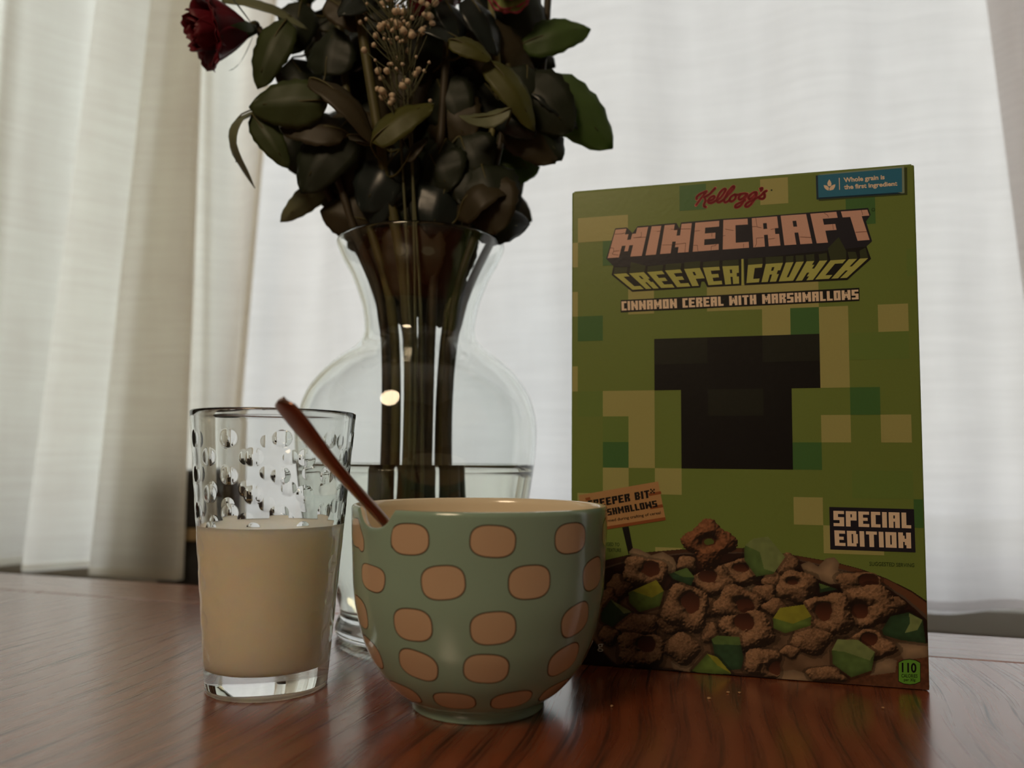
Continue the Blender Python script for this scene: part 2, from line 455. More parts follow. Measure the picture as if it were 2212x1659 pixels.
# ---- black stand half hidden behind the left curtain
c0 = W(-.432, -.065, 0)
st = tag(empty('black_stand', (c0.x, c0.y, 0)), 'black object with a rounded top and pale band, half hidden behind the cream curtain', 'stand')
def stand_section(z0, z1, w, d, name, mat, rnd=False):
    V, F = [], []
    zs = [z0 + (z1 - z0) * i / 10 for i in range(11)]
    for z in zs:
        ww = w
        if rnd:
            t = (z - z0) / (z1 - z0); ww = w * math.sqrt(max(0.0004, 1 - max(0, (t - .55) / .45) ** 2))
        for k in range(20):
            a = 2 * PI * k / 20
            V.append(W(-.432 + ww * math.copysign(abs(math.cos(a)) ** .6, math.cos(a)), -.065 + d * math.copysign(abs(math.sin(a)) ** .6, math.sin(a)), z))
    for j in range(10):
        for k in range(20): F.append((j * 20 + k, j * 20 + (k + 1) % 20, (j + 1) * 20 + (k + 1) % 20, (j + 1) * 20 + k))
    F.append(tuple(range(20))[::-1]); F.append(tuple(200 + k for k in range(20)))
    return mesh(name, V, F, mat, st)
stand_section(-.745, .018, .050, .022, 'body', M['black'])
stand_section(.018, .034, .052, .024, 'band', M['band'])
stand_section(.034, .112, .050, .022, 'head', M['black'], True)
stand_section(-.75, -.735, .07, .035, 'base', M['black'])

# ================================================================== table
ec = Vector((0.3225, 0.600, 0))                      # a point on the rear edge
def TB(s, n, z): return ec + E_ * s + N_ * n + Vector((0, 0, T + z))
tb = tag(empty('dining_table', (ec.x, ec.y, 0), ang), 'reddish-brown oak dining table under the bowl, glass, vase and cereal box', 'table')
def tpart(name, s0, s1, n0, n1, z0, z1, mat, bev=0.0):
    v, f = box_vf(s0, s1, n0, n1, z0, z1)
    o = mesh(name, v, f, mat, tb, smooth=False, world_coords=False); fix_normals(o)
    if bev: bevel(o, bev, 3)
    return o
tpart('tabletop', -1.2, .75, -.98, -.0835, T - .028, T, M['oak'], .0012)
tpart('end_board', -1.2, .75, -.0833, 0, T - .028, T, M['oak_end'], .003)
tpart('apron', -1.08, .63, -.10, -.08, T - .11, T - .028, M['oak_end'])
tpart('apron', -1.08, .63, -.90, -.88, T - .11, T - .028, M['oak_end'])
for sx in (-1.1, .60):
    for ny in (-.92, -.12):
        v, f = box_vf(sx, sx + .06, ny, ny + .06, 0, T - .028)
        v = [(p[0] + (0.012 if p[0] < sx + .03 else -0.012) * (p[2] < .01), p[1] + (0.012 if p[1] < ny + .03 else -0.012) * (p[2] < .01), p[2]) for p in v]
        bevel(fix_normals(mesh('leg', v, f, M['oak_end'], tb, smooth=False, world_coords=False)), .004)

# ================================================================== glass vase, water
VX, VY = -0.0708, 0.5835
vout = [(.0545, 0), (.0575, .002), (.0588, .0065), (.0575, .0115), (.0553, .0175), (.0572, .026), (.0614, .0364), (.0714, .0570), (.0801, .0811), (.0844, .1012), (.0880, .1256), (.0893, .1382), (.0897, .1544), (.0871, .1685), (.0818, .1816), (.0719, .1947), (.0605, .2050), (.0487, .2139), (.0430, .2215), (.0419, .2290), (.0432, .2400), (.0454, .2490), (.0518, .2667), (.0585, .2790), (.0618, .2860), (.0632, .2895), (.0638, .2915)]
vo = smooth_prof(vout, 4)
def inner(prof, w):
    out = []
    for i, (r, z) in enumerate(prof):
        a = Vector(prof[max(i - 1, 0)]); b = Vector(prof[min(i + 1, len(prof) - 1)])
        d = (b - a).normalized(); nn = Vector((-d.y, d.x))
        out.append((r + nn.x * w, z + nn.y * w))
    return out
vi = [p for p in inner(vo, 0.0032) if p[1] > 0.019]
rim = [(.0640, .2928), (.0631, .2938), (.0616, .2936), (.0606, .2922)]
prof = [(0, .0015), (.040, .0012), (.050, .0)] + vo + rim + vi[::-1][1:] + [(.048, .0155), (.030, .0135), (0, .013)]
v, f = lathe_vf(prof, VX, VY, T, 128)
vs = tag(empty('glass_vase', (VX, VY, T)), 'clear glass vase with a flared neck and round belly, holding the bouquet', 'vase')
fix_normals(mesh('vase_body', v, f, M['vase'], vs))
zw = 0.1256
wi = [(r + .0003, z) for r, z in vi if z < zw - .001]
rw = wi[-1][0] + .0006
prof = [(0, .0128), (.030, .0133), (.048, .0152)] + wi + [(rw, zw), (rw - .003, zw - .0006), (0, zw - .0006)]
v, f = lathe_vf(prof, VX, VY, T, 96)
tag(fix_normals(mesh('water', v, f, M['water'])), 'water filling the lower half of the glass vase', 'water')

# ================================================================== bouquet
D = {'TITLE':[['M',[[29.0,279.7],[50.0,280.1],[45.8,261.3],[23.7,261.1]]],['I',[[52.2,280.2],[58.3,280.2],[54.8,261.6],[48.2,261.5]]],['N',[[60.4,280.4],[77.4,280.6],[75.2,262.0],[57.4,261.8]]],['E',[[79.6,280.7],[94.3,280.9],[93.7,262.3],[77.8,262.0]]],['C',[[96.8,281.2],[111.4,281.0],[112.0,262.5],[96.2,262.3]]],['R',[[113.9,281.1],[128.9,281.2],[130.6,262.7],[114.6,262.5]]],['A',[[131.0,281.4],[145.8,281.4],[149.1,262.8],[132.9,262.7]]],['F',[[148.2,281.4],[163.1,281.5],[166.5,262.9],[151.6,262.7]]],['T',[[165.7,281.5],[180.5,281.5],[185.8,263.0],[170.2,262.7]]]],
 'SUBTITLE':[['C',[[27.6,250.3],[35.8,250.5],[47.0,239.5],[39.8,239.4]]],['R',[[37.6,250.3],[47.1,250.6],[56.5,239.5],[48.4,239.5]]],['E',[[49.2,250.5],[58.6,250.8],[66.4,239.6],[58.0,239.7]]],['E',[[60.5,250.9],[70.0,251.1],[76.2,239.8],[68.0,239.7]]],['P',[[72.4,251.2],[82.1,251.4],[87.0,240.0],[77.3,239.9]]],['E',[[84.0,251.4],[94.0,251.5],[95.7,240.2],[87.3,240.0]]],['R',[[95.9,251.6],[105.7,251.5],[105.8,240.1],[97.5,239.9]]],['C',[[111.3,251.6],[119.9,251.8],[117.6,240.4],[110.2,240.2]]],['R',[[121.8,251.6],[131.9,251.8],[127.7,240.3],[119.1,240.3]]],['U',[[133.5,251.8],[144.0,251.9],[137.6,240.3],[129.2,240.2]]],['N',[[145.6,251.9],[157.4,251.8],[149.0,240.2],[139.0,240.1]]],['C',[[159.2,251.7],[167.9,251.8],[158.1,240.4],[150.3,240.4]]],['H',[[169.5,251.8],[180.3,251.8],[168.2,240.5],[159.4,240.4]]]],
 'ART':{'title_back':[[28.7,280.6],[36.3,280.7],[39.9,276.7],[43.2,281.0],[51.2,281.0],[59.6,281.3],[67.9,281.4],[69.7,277.7],[70.7,281.5],[95.4,282.0],[112.9,281.9],[130.1,282.1],[147.1,282.3],[164.3,282.5],[181.0,282.6],[182.3,278.3],[179.6,274.4],[182.7,262.1],[179.4,259.0],[109.2,255.5],[95.2,255.6],[68.1,254.8],[37.4,254.5],[27.7,255.4],[22.8,260.9]],
 'word1_back':[[27.5,255.9],[107.8,256.5],[107.3,255.6],[107.1,238.9],[86.6,238.8],[84.7,242.6],[83.0,242.6],[82.3,238.9],[39.6,238.1],[26.3,249.9]],
 'word2_back':[[108.9,257.1],[178.8,261.8],[181.9,251.4],[168.5,239.2],[109.0,238.9]],
 'tops':[[[28.3,254.6],[36.6,254.5],[36.1,250.8],[27.7,250.5]],[[38.9,257.7],[48.3,254.7],[47.5,250.8],[37.8,250.5]],[[49.5,254.2],[59.4,254.7],[58.8,251.0],[49.3,250.7]],[[61.0,255.0],[70.8,255.2],[70.2,251.3],[60.6,251.1]],[[72.6,255.5],[82.5,255.8],[82.1,251.6],[72.4,251.4]],[[84.2,255.1],[94.2,255.5],[94.0,251.7],[84.1,251.5]],[[96.1,255.2],[105.6,255.4],[105.7,251.7],[95.9,251.7]],[[111.3,255.6],[120.0,255.7],[119.9,252.0],[111.3,251.9]],[[121.7,256.0],[131.9,255.9],[131.9,252.0],[121.8,251.8]],[[133.6,255.6],[138.1,255.8],[137.9,251.9],[133.6,251.9]],[[139.2,255.9],[143.9,255.9],[144.0,252.1],[139.5,252.2]],[[145.1,255.9],[150.0,256.2],[150.1,252.1],[145.6,252.1]],[[152.5,255.9],[157.2,256.4],[157.5,252.0],[153.0,252.1]],[[157.8,259.2],[164.1,265.8],[168.2,257.0],[168.1,252.1],[159.2,251.9]],[[168.9,256.4],[173.4,256.1],[174.4,252.1],[169.8,252.0]],[[175.6,256.6],[178.9,258.3],[180.3,252.0],[176.0,251.9]]],
 'divider':[[107.4,255.6],[108.6,255.6],[108.6,238.9],[107.3,238.9]],
 'cracks':[[[28.6,276.7],[33.4,276.7],[35.0,277.2]],[[45.6,276.9],[45.5,273.8],[40.7,273.5],[48.4,273.5]],[[25.7,267.8],[27.7,267.5],[27.7,265.4],[31.2,265.6]],[[27.7,265.2],[26.7,263.6],[30.4,262.8]],[[55.6,276.6],[57.8,276.8]],[[64.3,277.5],[66.9,277.3],[76.5,277.0]],[[58.9,267.6],[64.6,267.4],[73.5,267.9],[73.0,262.0]],[[79.2,275.3],[82.3,275.4]],[[89.8,273.9],[89.6,271.1]],[[78.5,266.1],[80.7,266.1],[81.1,262.3]],[[89.1,262.2],[89.3,264.8],[91.8,265.1],[92.3,266.1]],[[98.0,275.3],[102.8,274.0]],[[96.5,271.0],[97.8,271.3]],[[116.3,281.0],[117.0,275.3],[119.4,274.6]],[[114.2,275.7],[116.6,275.7]],[[120.6,268.4],[116.5,268.2],[116.5,264.6],[115.5,262.9]],[[123.6,267.2],[127.3,267.4]],[[142.1,267.3],[148.4,266.6]],[[156.2,281.2],[158.2,279.7],[158.5,278.5]],[[160.9,274.0],[161.2,270.7]],[[177.2,281.4],[177.8,278.4]],[[173.7,268.1],[179.8,268.1]],[[108.8,265.1],[108.7,262.7]],[[125.1,273.2],[127.0,273.4]]],
 'cin_panel':[[32.2,233.0],[175.0,234.1],[174.9,226.2],[32.2,225.0]],
 'cin_text':[[32.6,232.1],[174.4,233.0],[174.5,227.1],[32.8,226.1]],
 'blue':[[153.0,305.1],[200.1,305.5],[199.9,290.7],[153.1,291.1]],
 'blue_dark':[[151.8,305.1],[200.3,305.5],[201.1,289.8],[152.0,290.1]],
 'blue_light':[[153.0,305.7],[201.3,306.6],[201.2,290.1],[199.7,290.0]],
 'blue_shadow':[[153.5,305.3],[203.0,305.6],[202.7,289.0],[153.2,289.1]],
 'blue_line':[[164.9,302.4],[165.4,302.4],[165.4,295.0],[165.0,294.9]],
 'icon':[[[159.5,302.0],[160.3,300.5],[160.7,299.1],[160.4,297.8],[159.5,297.6],[158.6,298.0],[158.3,299.6],[158.8,300.9]],[[156.2,298.6],[157.8,298.3],[158.9,297.3],[159.3,296.6],[158.9,295.0],[157.5,295.8],[156.6,297.0]],[[162.9,298.6],[162.6,297.0],[161.7,295.4],[159.4,295.0],[159.5,296.6],[160.5,297.8],[161.7,298.4]]],
 't_whole':[[167.5,302.4],[190.5,302.3],[190.5,299.5],[167.8,299.5]],
 't_first':[[167.6,297.9],[197.3,297.7],[197.4,295.0],[167.8,295.1]],
 'sign':[[4.9,106.9],[55.4,116.5],[60.0,92.5],[9.7,83.1]],
 'sign_stripes':[[[49.3,108.9],[57.0,110.5],[57.5,108.8],[49.8,107.2]],[[50.0,100.7],[58.0,102.4],[58.5,100.5],[50.7,99.0]],[[9.3,84.9],[59.6,94.4],[60.0,92.5],[9.7,83.1]],[[9.1,105.2],[12.2,105.9],[12.8,104.1],[9.7,103.5]]],
 't_bit':[[10.8,103.5],[49.8,111.1],[50.4,106.3],[11.6,98.6]],
 't_marsh':[[11.6,96.3],[54.2,104.7],[55.1,100.6],[12.4,92.1]],
 't_craft':[[20.5,91.6],[56.7,98.1],[57.0,96.3],[20.8,89.7]],
 'star':[51.9,110.4],
 't_enl':[[16.4,77.5],[31.1,77.6],[31.1,75.3],[16.4,75.2]],
 't_show':[[16.0,73.7],[32.1,74.0],[32.1,71.7],[16.0,71.5]],
 'post':[[32.8,87.1],[36.9,87.9],[39.5,74.5],[36.8,70.2]],
 'sp_panel':[[155.6,102.9],[201.4,102.7],[201.6,77.9],[155.7,77.9]],
 't_special':[[157.8,100.7],[199.7,100.6],[199.7,91.6],[157.8,91.7]],
 't_edition':[[158.1,89.2],[199.4,89.1],[199.4,80.1],[158.3,80.2]],
 't_sugg':[[176.9,71.7],[200.9,71.7],[200.7,69.5],[176.9,69.3]],
 'badge':[[190.9,15.0],[193.5,16.6],[196.8,17.3],[200.1,17.0],[202.6,15.7],[202.4,4.8],[199.8,3.4],[196.7,2.7],[193.1,3.0],[190.6,4.1]],
 't_110':[[192.7,15.0],[200.4,15.3],[200.3,10.0],[192.6,9.7]],
 't_cal':[[192.4,8.7],[200.8,9.1],[200.7,7.0],[192.3,6.6]],
 't_per':[[193.6,6.3],[199.7,6.6],[199.6,5.0],[193.6,4.7]],
 't_g':[[1.5,15.5],[20.8,16.0],[20.8,10.7],[1.6,10.1]],
 'script':[[[80.6,295.9],[80.6,297.2],[82.3,298.9],[84.6,299.9],[86.8,300.5],[84.9,298.3],[82.8,295.7],[80.1,292.0]],[[92.1,302.3],[90.8,300.9],[89.0,299.0],[87.2,297.8],[85.4,296.9]],[[85.2,297.1],[86.0,294.6],[85.1,292.3],[85.2,290.9],[86.3,290.4]],[[87.7,294.2],[90.2,294.8],[91.6,296.4],[90.8,297.2],[88.7,296.1],[87.5,294.2],[88.4,292.8],[90.5,293.1],[92.3,294.1]],[[92.3,293.9],[94.8,295.3],[97.2,298.3],[98.4,300.7],[97.5,301.2],[95.4,299.7],[93.8,297.0],[93.0,294.4],[93.8,292.9],[95.8,293.5],[96.9,294.3]],[[96.9,294.2],[99.5,296.8],[102.3,299.8],[103.6,301.9],[102.7,302.3],[100.2,299.6],[98.4,296.6],[97.4,294.0],[98.1,292.5],[100.2,293.5],[100.9,294.3]],[[103.8,297.0],[102.0,296.2],[100.7,294.4],[101.1,293.0],[102.7,293.1],[104.3,294.8],[104.4,296.7],[103.8,297.1],[105.5,296.7],[107.6,297.2]],[[110.7,297.1],[108.3,297.2],[106.4,295.4],[106.5,293.8],[108.3,294.0],[111.5,296.9],[109.8,293.6],[107.7,290.2],[105.7,288.8],[104.1,289.0],[104.6,290.5],[107.0,291.6],[110.5,293.2]],[[117.1,297.4],[115.1,297.4],[112.8,295.7],[112.1,294.1],[113.3,293.5],[117.1,296.7],[115.6,293.1],[113.5,290.1],[111.5,288.7],[110.1,289.2],[111.0,290.9],[113.3,292.1],[117.1,293.8]],[[117.1,293.8],[119.6,295.3],[121.6,297.3],[123.0,297.9]],[[121.3,296.9],[121.8,295.0],[121.2,293.3],[119.5,293.1],[118.4,293.8]],[[119.1,299.5],[120.3,299.9],[120.2,299.0],[119.4,298.1]]],
 'script_dot':[125.9,298.1],
 'reg':[183.8,281.3],
 'pic_top':[[-1.9,56.5],[10.2,61.3],[22.7,66.6],[41.4,71.6],[70.6,75.1],[107.0,77.2],[137.0,73.7],[158.7,70.6],[172.5,67.3],[186.1,62.5],[199.4,55.9],[208.9,49.2]],
 'rim_in':[[-1.8,52.2],[22.7,61.8],[41.4,68.4],[70.6,72.7],[106.9,74.6],[137.0,71.7],[167.9,65.1],[181.5,60.8],[194.8,51.8],[207.8,39.1]],
 'rings':[[30.7,49.5,8.0,8.4,0,0,0,0],[24.3,41.8,5.9,7.4,0,0,0,0],[72.6,66.0,6.4,5.3,0,0,0,0],[132.1,66.5,6.3,9.0,0,0,0,0],[105.8,62.3,13.2,8.6,104.3,64.8,4.5,2.6],[171.4,57.9,13.2,8.3,176.0,59.6,5.3,4.4],[46.7,60.2,15.1,9.6,50.3,61.8,5.3,4.9],[123.3,58.1,6.8,6.1,0,0,0,0],[88.8,55.9,12.5,9.4,85.3,58.5,5.6,3.7],[118.3,49.8,7.8,6.1,0,0,0,0],[136.7,54.7,11.9,11.0,133.9,57.6,2.9,1.5],[191.1,47.7,4.9,4.6,0,0,0,0],[176.6,46.0,15.8,13.2,171.5,42.6,4.4,4.1],[85.6,39.9,6.0,7.1,0,0,0,0],[102.6,42.9,14.7,11.4,107.0,42.6,5.1,4.6],[124.0,42.1,7.3,5.6,0,0,0,0],[154.4,39.8,14.8,13.3,151.1,41.4,4.9,4.9],[42.3,26.5,15.1,8.8,0,0,0,0],[24.3,19.1,6.6,6.5,0,0,0,0],[64.2,28.4,10.2,6.2,0,0,0,0],[86.4,24.7,6.2,7.1,0,0,0,0],[71.9,39.1,15.0,15.6,75.3,42.6,5.6,5.9],[69.2,14.3,11.6,9.7,0,0,0,0],[108.3,27.6,16.5,12.6,105.6,32.7,5.7,5.2],[44.4,11.6,16.1,11.9,47.3,15.4,5.4,5.1],[143.8,24.4,11.7,9.4,0,0,0,0],[176.1,23.1,14.0,9.1,176.4,27.0,4.5,3.5],[151.8,4.9,11.6,4.9,0,0,0,0],[116.8,9.1,12.0,9.4,124.3,7.0,4.3,4.1],[132.3,16.7,5.7,4.0,0,0,0,0],[86.0,79.2,16.8,15.5,86.0,80.0,4.0,2.7]],
 'cream':[[[36.6,72.0],[39.3,74.7],[43.5,74.1],[50.9,70.4],[58.2,72.8],[64.4,69.4],[66.7,64.8],[64.9,58.4],[56.1,61.2],[47.7,66.6],[39.3,68.4]],[[138.9,68.3],[143.7,70.5],[148.8,67.7],[153.1,72.6],[157.8,73.6],[160.6,70.7],[159.7,65.7],[169.7,64.2],[163.1,58.0],[154.7,57.6],[141.6,62.9]],[[118.6,0.3],[124.4,4.3],[134.0,6.5],[141.5,4.6],[144.7,0.4],[129.1,-3.3]],[[62.5,5.7],[66.1,8.2],[71.2,7.3],[75.2,3.6],[74.1,0.4],[64.0,1.7]],[[189.7,25.5],[199.5,28.1],[207.0,26.7],[206.3,19.0],[193.9,16.2]],[[55.9,25.8],[66.2,28.5],[70.3,24.7],[64.1,20.2]],[[100.7,52.9],[111.6,55.5],[118.4,53.8],[115.4,50.6],[102.7,51.0]],[[180.5,18.1],[190.3,16.0],[189.3,9.2],[175.7,6.2]]],
 'mallow':[[[[61.8,59.3],[72.6,63.7],[77.2,58.0],[75.1,52.7],[64.3,56.3]],[0.05,0.13,0.055],[[64.4,60.5],[72.6,63.7],[77.2,58.0],[70.5,57.7]],[0.17,0.3,0.08]],[[[149.1,57.8],[159.3,54.8],[149.5,52.2]],[0.05,0.13,0.055],[[149.1,57.8],[155.6,56.1],[150.0,54.4]],[0.17,0.3,0.08]],[[[36.6,46.6],[54.0,55.3],[58.6,48.8],[56.0,39.3],[43.4,34.9],[37.1,40.4]],[0.22,0.36,0.07],[[36.6,46.6],[54.0,55.3],[58.6,48.8],[51.3,44.2],[39.2,47.8]],[0.5,0.5,0.05]],[[[19.5,33.1],[25.4,41.8],[38.7,34.7],[26.4,24.5],[19.5,27.8]],[0.05,0.13,0.055],[[25.4,41.8],[38.7,34.7],[33.9,33.4],[27.5,39.3]],[0.36,0.47,0.17]],[[[122.8,36.0],[126.9,42.2],[140.4,44.9],[144.5,38.2],[143.9,32.8],[129.6,27.4],[122.9,30.0]],[0.22,0.36,0.07],[[122.8,36.0],[126.9,42.2],[140.4,44.9],[144.5,38.2],[134.0,33.2]],[0.5,0.5,0.05]],[[[86.9,21.1],[90.4,23.6],[103.3,23.7],[105.6,10.8],[104.1,4.7],[96.2,3.1],[88.8,11.6]],[0.05,0.13,0.055],[[86.9,21.1],[90.4,23.6],[103.3,23.7],[104.7,18.8],[88.4,18.2]],[0.17,0.3,0.08]],[[[75.2,1.5],[84.3,12.3],[90.3,10.7],[98.6,1.3],[80.2,-0.1]],[0.22,0.36,0.07],[[84.3,12.3],[90.3,10.7],[98.6,1.3],[90.3,5.7]],[0.5,0.5,0.05]],[[[182.7,32.7],[187.4,40.7],[197.3,43.7],[204.3,39.8],[205.7,26.6],[192.4,27.6],[183.5,29.9]],[0.05,0.13,0.055],[[197.3,43.2],[204.2,39.6],[201.4,33.9],[194.7,31.6],[197.6,37.5]],[0.36,0.47,0.17]],[[[155.4,19.3],[158.7,25.9],[169.8,26.1],[178.7,19.9],[176.7,9.2],[165.7,4.5],[155.7,11.5]],[0.17,0.3,0.08],[[155.4,19.3],[158.7,25.9],[169.8,26.1],[178.7,19.9],[175.9,14.9],[162.3,18.8]],[0.36,0.47,0.17]],[[[107.0,78.7],[112.0,83.0],[120.8,84.5],[130.3,72.5],[123.4,62.1],[113.6,60.2],[106.9,69.5]],[0.17,0.3,0.08],[[107.0,78.7],[112.0,83.0],[120.8,84.5],[130.3,72.5],[124.4,63.2],[118.1,64.9],[115.8,74.9]],[0.36,0.47,0.17]]]},
 'LEAVES':[[[-0.172,0.5535,0.4543],[-0.1904,0.5535,0.4087],0.0263,0,0.1,'g'],[[-0.138,0.5335,0.384],[-0.1858,0.5335,0.3806],0.0303,1,0.08,'g'],[[-0.1891,0.5435,0.3777],[-0.1659,0.5435,0.343],0.018,0,0.1,'g'],[[-0.1866,0.5535,0.3854],[-0.2009,0.5535,0.3375],0.0117,5,0.35,'s'],[[-0.1238,0.5435,0.366],[-0.1667,0.5435,0.3703],0.0273,2,0.1,'b'],[[-0.1407,0.5535,0.4153],[-0.1354,0.5535,0.4483],0.0351,1,0.08,'d'],[[-0.1415,0.5235,0.3939],[-0.1,0.5235,0.3561],0.018,3,0.15,'b'],[[-0.0978,0.5235,0.3517],[-0.061,0.5235,0.3776],0.0228,1,0.1,'y'],[[-0.0042,0.5235,0.3751],[-0.0355,0.5235,0.3683],0.0145,2,-0.1,'s'],[[-0.0184,0.5335,0.4135],[0.0125,0.5335,0.3702],0.0211,1,0.12,'y'],[[0.0184,0.5635,0.4154],[0.0698,0.5635,0.37],0.0402,0,0.1,'l'],[[0.0135,0.5535,0.4088],[0.0453,0.5535,0.3795],0.0205,3,0.12,'k'],[[0.0075,0.5735,0.4504],[0.0543,0.5735,0.463],0.0273,0,0.1,'l'],[[0.0109,0.5835,0.4536],[0.0221,0.5835,0.4421],0.0231,2,0.1,'k'],[[-0.0109,0.5835,0.3893],[0.0115,0.5835,0.3521],0.0355,0,0.1,'l'],[[-0.0215,0.5835,0.3422],[0.0162,0.5835,0.357],0.0231,1,0.1,'l'],[[-0.0396,0.5535,0.3067],[-0.004,0.5535,0.3329],0.0292,3,0.3,'b'],[[-0.0311,0.5635,0.3069],[0.0083,0.5635,0.3041],0.0223,4,0.3,'k'],[[-0.107,0.5635,0.3063],[-0.1418,0.5635,0.3137],0.0298,1,0.1,'b'],[[-0.1446,0.5835,0.3444],[-0.1772,0.5835,0.3144],0.0146,3,0.1,'s'],[[-0.0368,0.5335,0.4255],[-0.0772,0.5335,0.4403],0.0141,4,0.15,'k'],[[-0.0448,0.5235,0.4243],[-0.0185,0.5235,0.4126],0.0166,1,0.1,'y'],[[-0.0514,0.5435,0.4649],[-0.0405,0.5435,0.4371],0.0187,3,0.1,'k'],[[-0.0341,0.5535,0.4728],[-0.0139,0.5535,0.4352],0.0234,3,0.1,'k'],[[-0.1396,0.5735,0.363],[-0.1545,0.5735,0.339],0.0258,0,0.1,'g'],[[-0.0762,0.5335,0.3413],[-0.0635,0.5335,0.3577],0.0099,3,0.1,'b'],[[-0.2206,0.5635,0.4775],[-0.1628,0.5635,0.4603],0.0119,3,0.1,'s'],[[-0.1365,0.5435,0.4658],[-0.1137,0.5435,0.4458],0.023,1,0.1,'b'],[[-0.169,0.5835,0.487],[-0.1744,0.5835,0.4504],0.0262,1,0.1,'d'],[[-0.0103,0.5435,0.3806],[0.0135,0.5435,0.3656],0.0187,2,0.1,'k'],[[-0.1171,0.5335,0.3588],[-0.0873,0.5335,0.3528],0.0099,3,0.1,'b'],[[-0.1791,0.5835,0.3912],[-0.1653,0.5835,0.3523],0.0262,1,0.1,'d'],[[-0.1251,0.5835,0.3884],[-0.1147,0.5835,0.3495],0.0339,2,0.1,'d'],[[-0.0965,0.5835,0.3853],[-0.0705,0.5835,0.3434],0.037,1,0.1,'d'],[[-0.0607,0.5735,0.3941],[-0.0384,0.5735,0.3527],0.0333,2,0.1,'d'],[[-0.0433,0.5935,0.3902],[-0.0267,0.5935,0.3474],0.0298,1,0.1,'d'],[[-0.1273,0.5835,0.3462],[-0.1061,0.5835,0.3125],0.0324,2,0.1,'d'],[[-0.091,0.5935,0.3535],[-0.0808,0.5935,0.3159],0.0361,1,0.1,'d'],[[-0.0564,0.5835,0.3532],[-0.0417,0.5835,0.3131],0.0355,2,0.1,'d'],[[-0.0338,0.6035,0.3577],[-0.0495,0.6035,0.3143],0.0271,1,0.1,'d'],[[-0.0415,0.5835,0.4251],[-0.0299,0.5835,0.3891],0.0293,1,0.1,'k'],[[-0.0634,0.5935,0.44],[-0.0345,0.5935,0.4638],0.0267,2,0.1,'d'],[[-0.0216,0.6035,0.4422],[-0.0081,0.6035,0.4083],0.0271,1,0.1,'k'],[[-0.1597,0.5935,0.4025],[-0.1428,0.5935,0.3695],0.0298,1,0.1,'d'],[[-0.1156,0.6135,0.4397],[-0.1317,0.6135,0.412],0.0292,1,0.1,'d'],[[-0.0852,0.6135,0.4261],[-0.0731,0.6135,0.3987],0.0259,1,0.1,'d'],[[-0.1471,0.6135,0.4986],[-0.1663,0.6135,0.4566],0.0324,1,0.1,'d'],[[-0.1181,0.6235,0.4729],[-0.0968,0.6235,0.4308],0.0395,1,0.1,'d'],[[-0.0757,0.6235,0.4892],[-0.0614,0.6235,0.4452],0.0395,1,0.1,'d'],[[-0.1016,0.6235,0.505],[-0.1181,0.6235,0.4729],0.0362,1,0.1,'d'],[[-0.0087,0.6035,0.4834],[0.0048,0.6035,0.4475],0.0239,1,0.1,'k'],[[-0.154,0.6035,0.3334],[-0.1348,0.6035,0.3502],0.0207,2,0.1,'d'],[[-0.1801,0.6035,0.4511],[-0.1593,0.6035,0.4139],0.0319,1,0.1,'d'],[[-0.0186,0.5935,0.3376],[-0.0296,0.5935,0.3147],0.022,1,0.1,'d'],[[-0.1015,0.5535,0.3444],[-0.0885,0.5535,0.3722],0.0234,2,0.1,'d'],[[-0.0508,0.5535,0.3633],[-0.0636,0.5535,0.3202],0.0249,2,0.1,'d']]}
def leaf_geo(b, t, w, kind, arch):
    b, t = Vector(b), Vector(t)
    b.z += T; t.z += T
    ax = t - b; Ln = ax.length; ax.normalize()
    n0 = Vector((0, -1, 0.15)); n0 = (n0 - ax * n0.dot(ax)).normalized()
    tilt = {0: 0.05, 1: -0.25, 2: 0.35, 3: -0.55, 4: 0.6, 5: 0.9}[kind]
    ext = ax * Ln * .06
    b -= ext; Ln *= 1.16; w *= 1.22
    n0 = Matrix.Rotation(tilt, 3, ax) @ n0
    side = ax.cross(n0).normalized()
    w = w / max(0.55, math.cos(tilt))
    NL, NW = 13, 8
    V, F = [], []
    for i in range(NL + 1):
        s = i / NL
        pr = (math.sin(PI * min(1, s ** .80)) ** .56) * (1 - .18 * s) if 0 < s < 1 else 0.0
        pr = max(pr, 0.02)
        for j in range(NW + 1):
            u = j / NW * 2 - 1
            serr = 1 + (0.035 * (1 if i % 2 else -1) if abs(u) == 1 else 0)
            p = b + ax * (Ln * s) + side * (w * .5 * pr * u * serr)
            p += n0 * (arch * Ln * math.sin(PI * s) - 0.16 * w * abs(u) * pr + 0.02 * w * math.sin(s * 17 + u * 3) * abs(u) - arch * .6 * Ln * s * s)
            V.append(p)
    for i in range(NL):
        for j in range(NW):
            a = i * (NW + 1) + j
            F.append((a, a + 1, a + NW + 2, a + NW + 1))
    return V, F, b, ax, Ln, n0
stems = []   # (path, root)
def stem_thing(bottom, neck, top, mid=None, r=.0026, mat='stem_d', label='', cat='flower', group=None, name='rose'):
    pts = [(VX + bottom[0], VY + bottom[1], T + bottom[2]), (VX + neck[0], VY + neck[1], T + .224)]
    if mid: pts.append((mid[0], mid[1], T + mid[2]))
    pts.append((top[0], top[1], T + top[2]))
    path = catmull(pts, 12)
    if name == 'rose': r *= 1.42
    root = empty(name, path[0])
    tag(root, label, cat, group)
    rad = [r * (1.08 - .3 * i / len(path)) * (1 + .16 * (1 if i % 9 == 4 else 0)) for i in range(len(path))]
    v, f = tube_vf(path, rad, 8)
    mesh('stem', v, f, M[mat], root)
    stems.append((path, root))
    return root, path
G = 'flower stems standing in the vase'
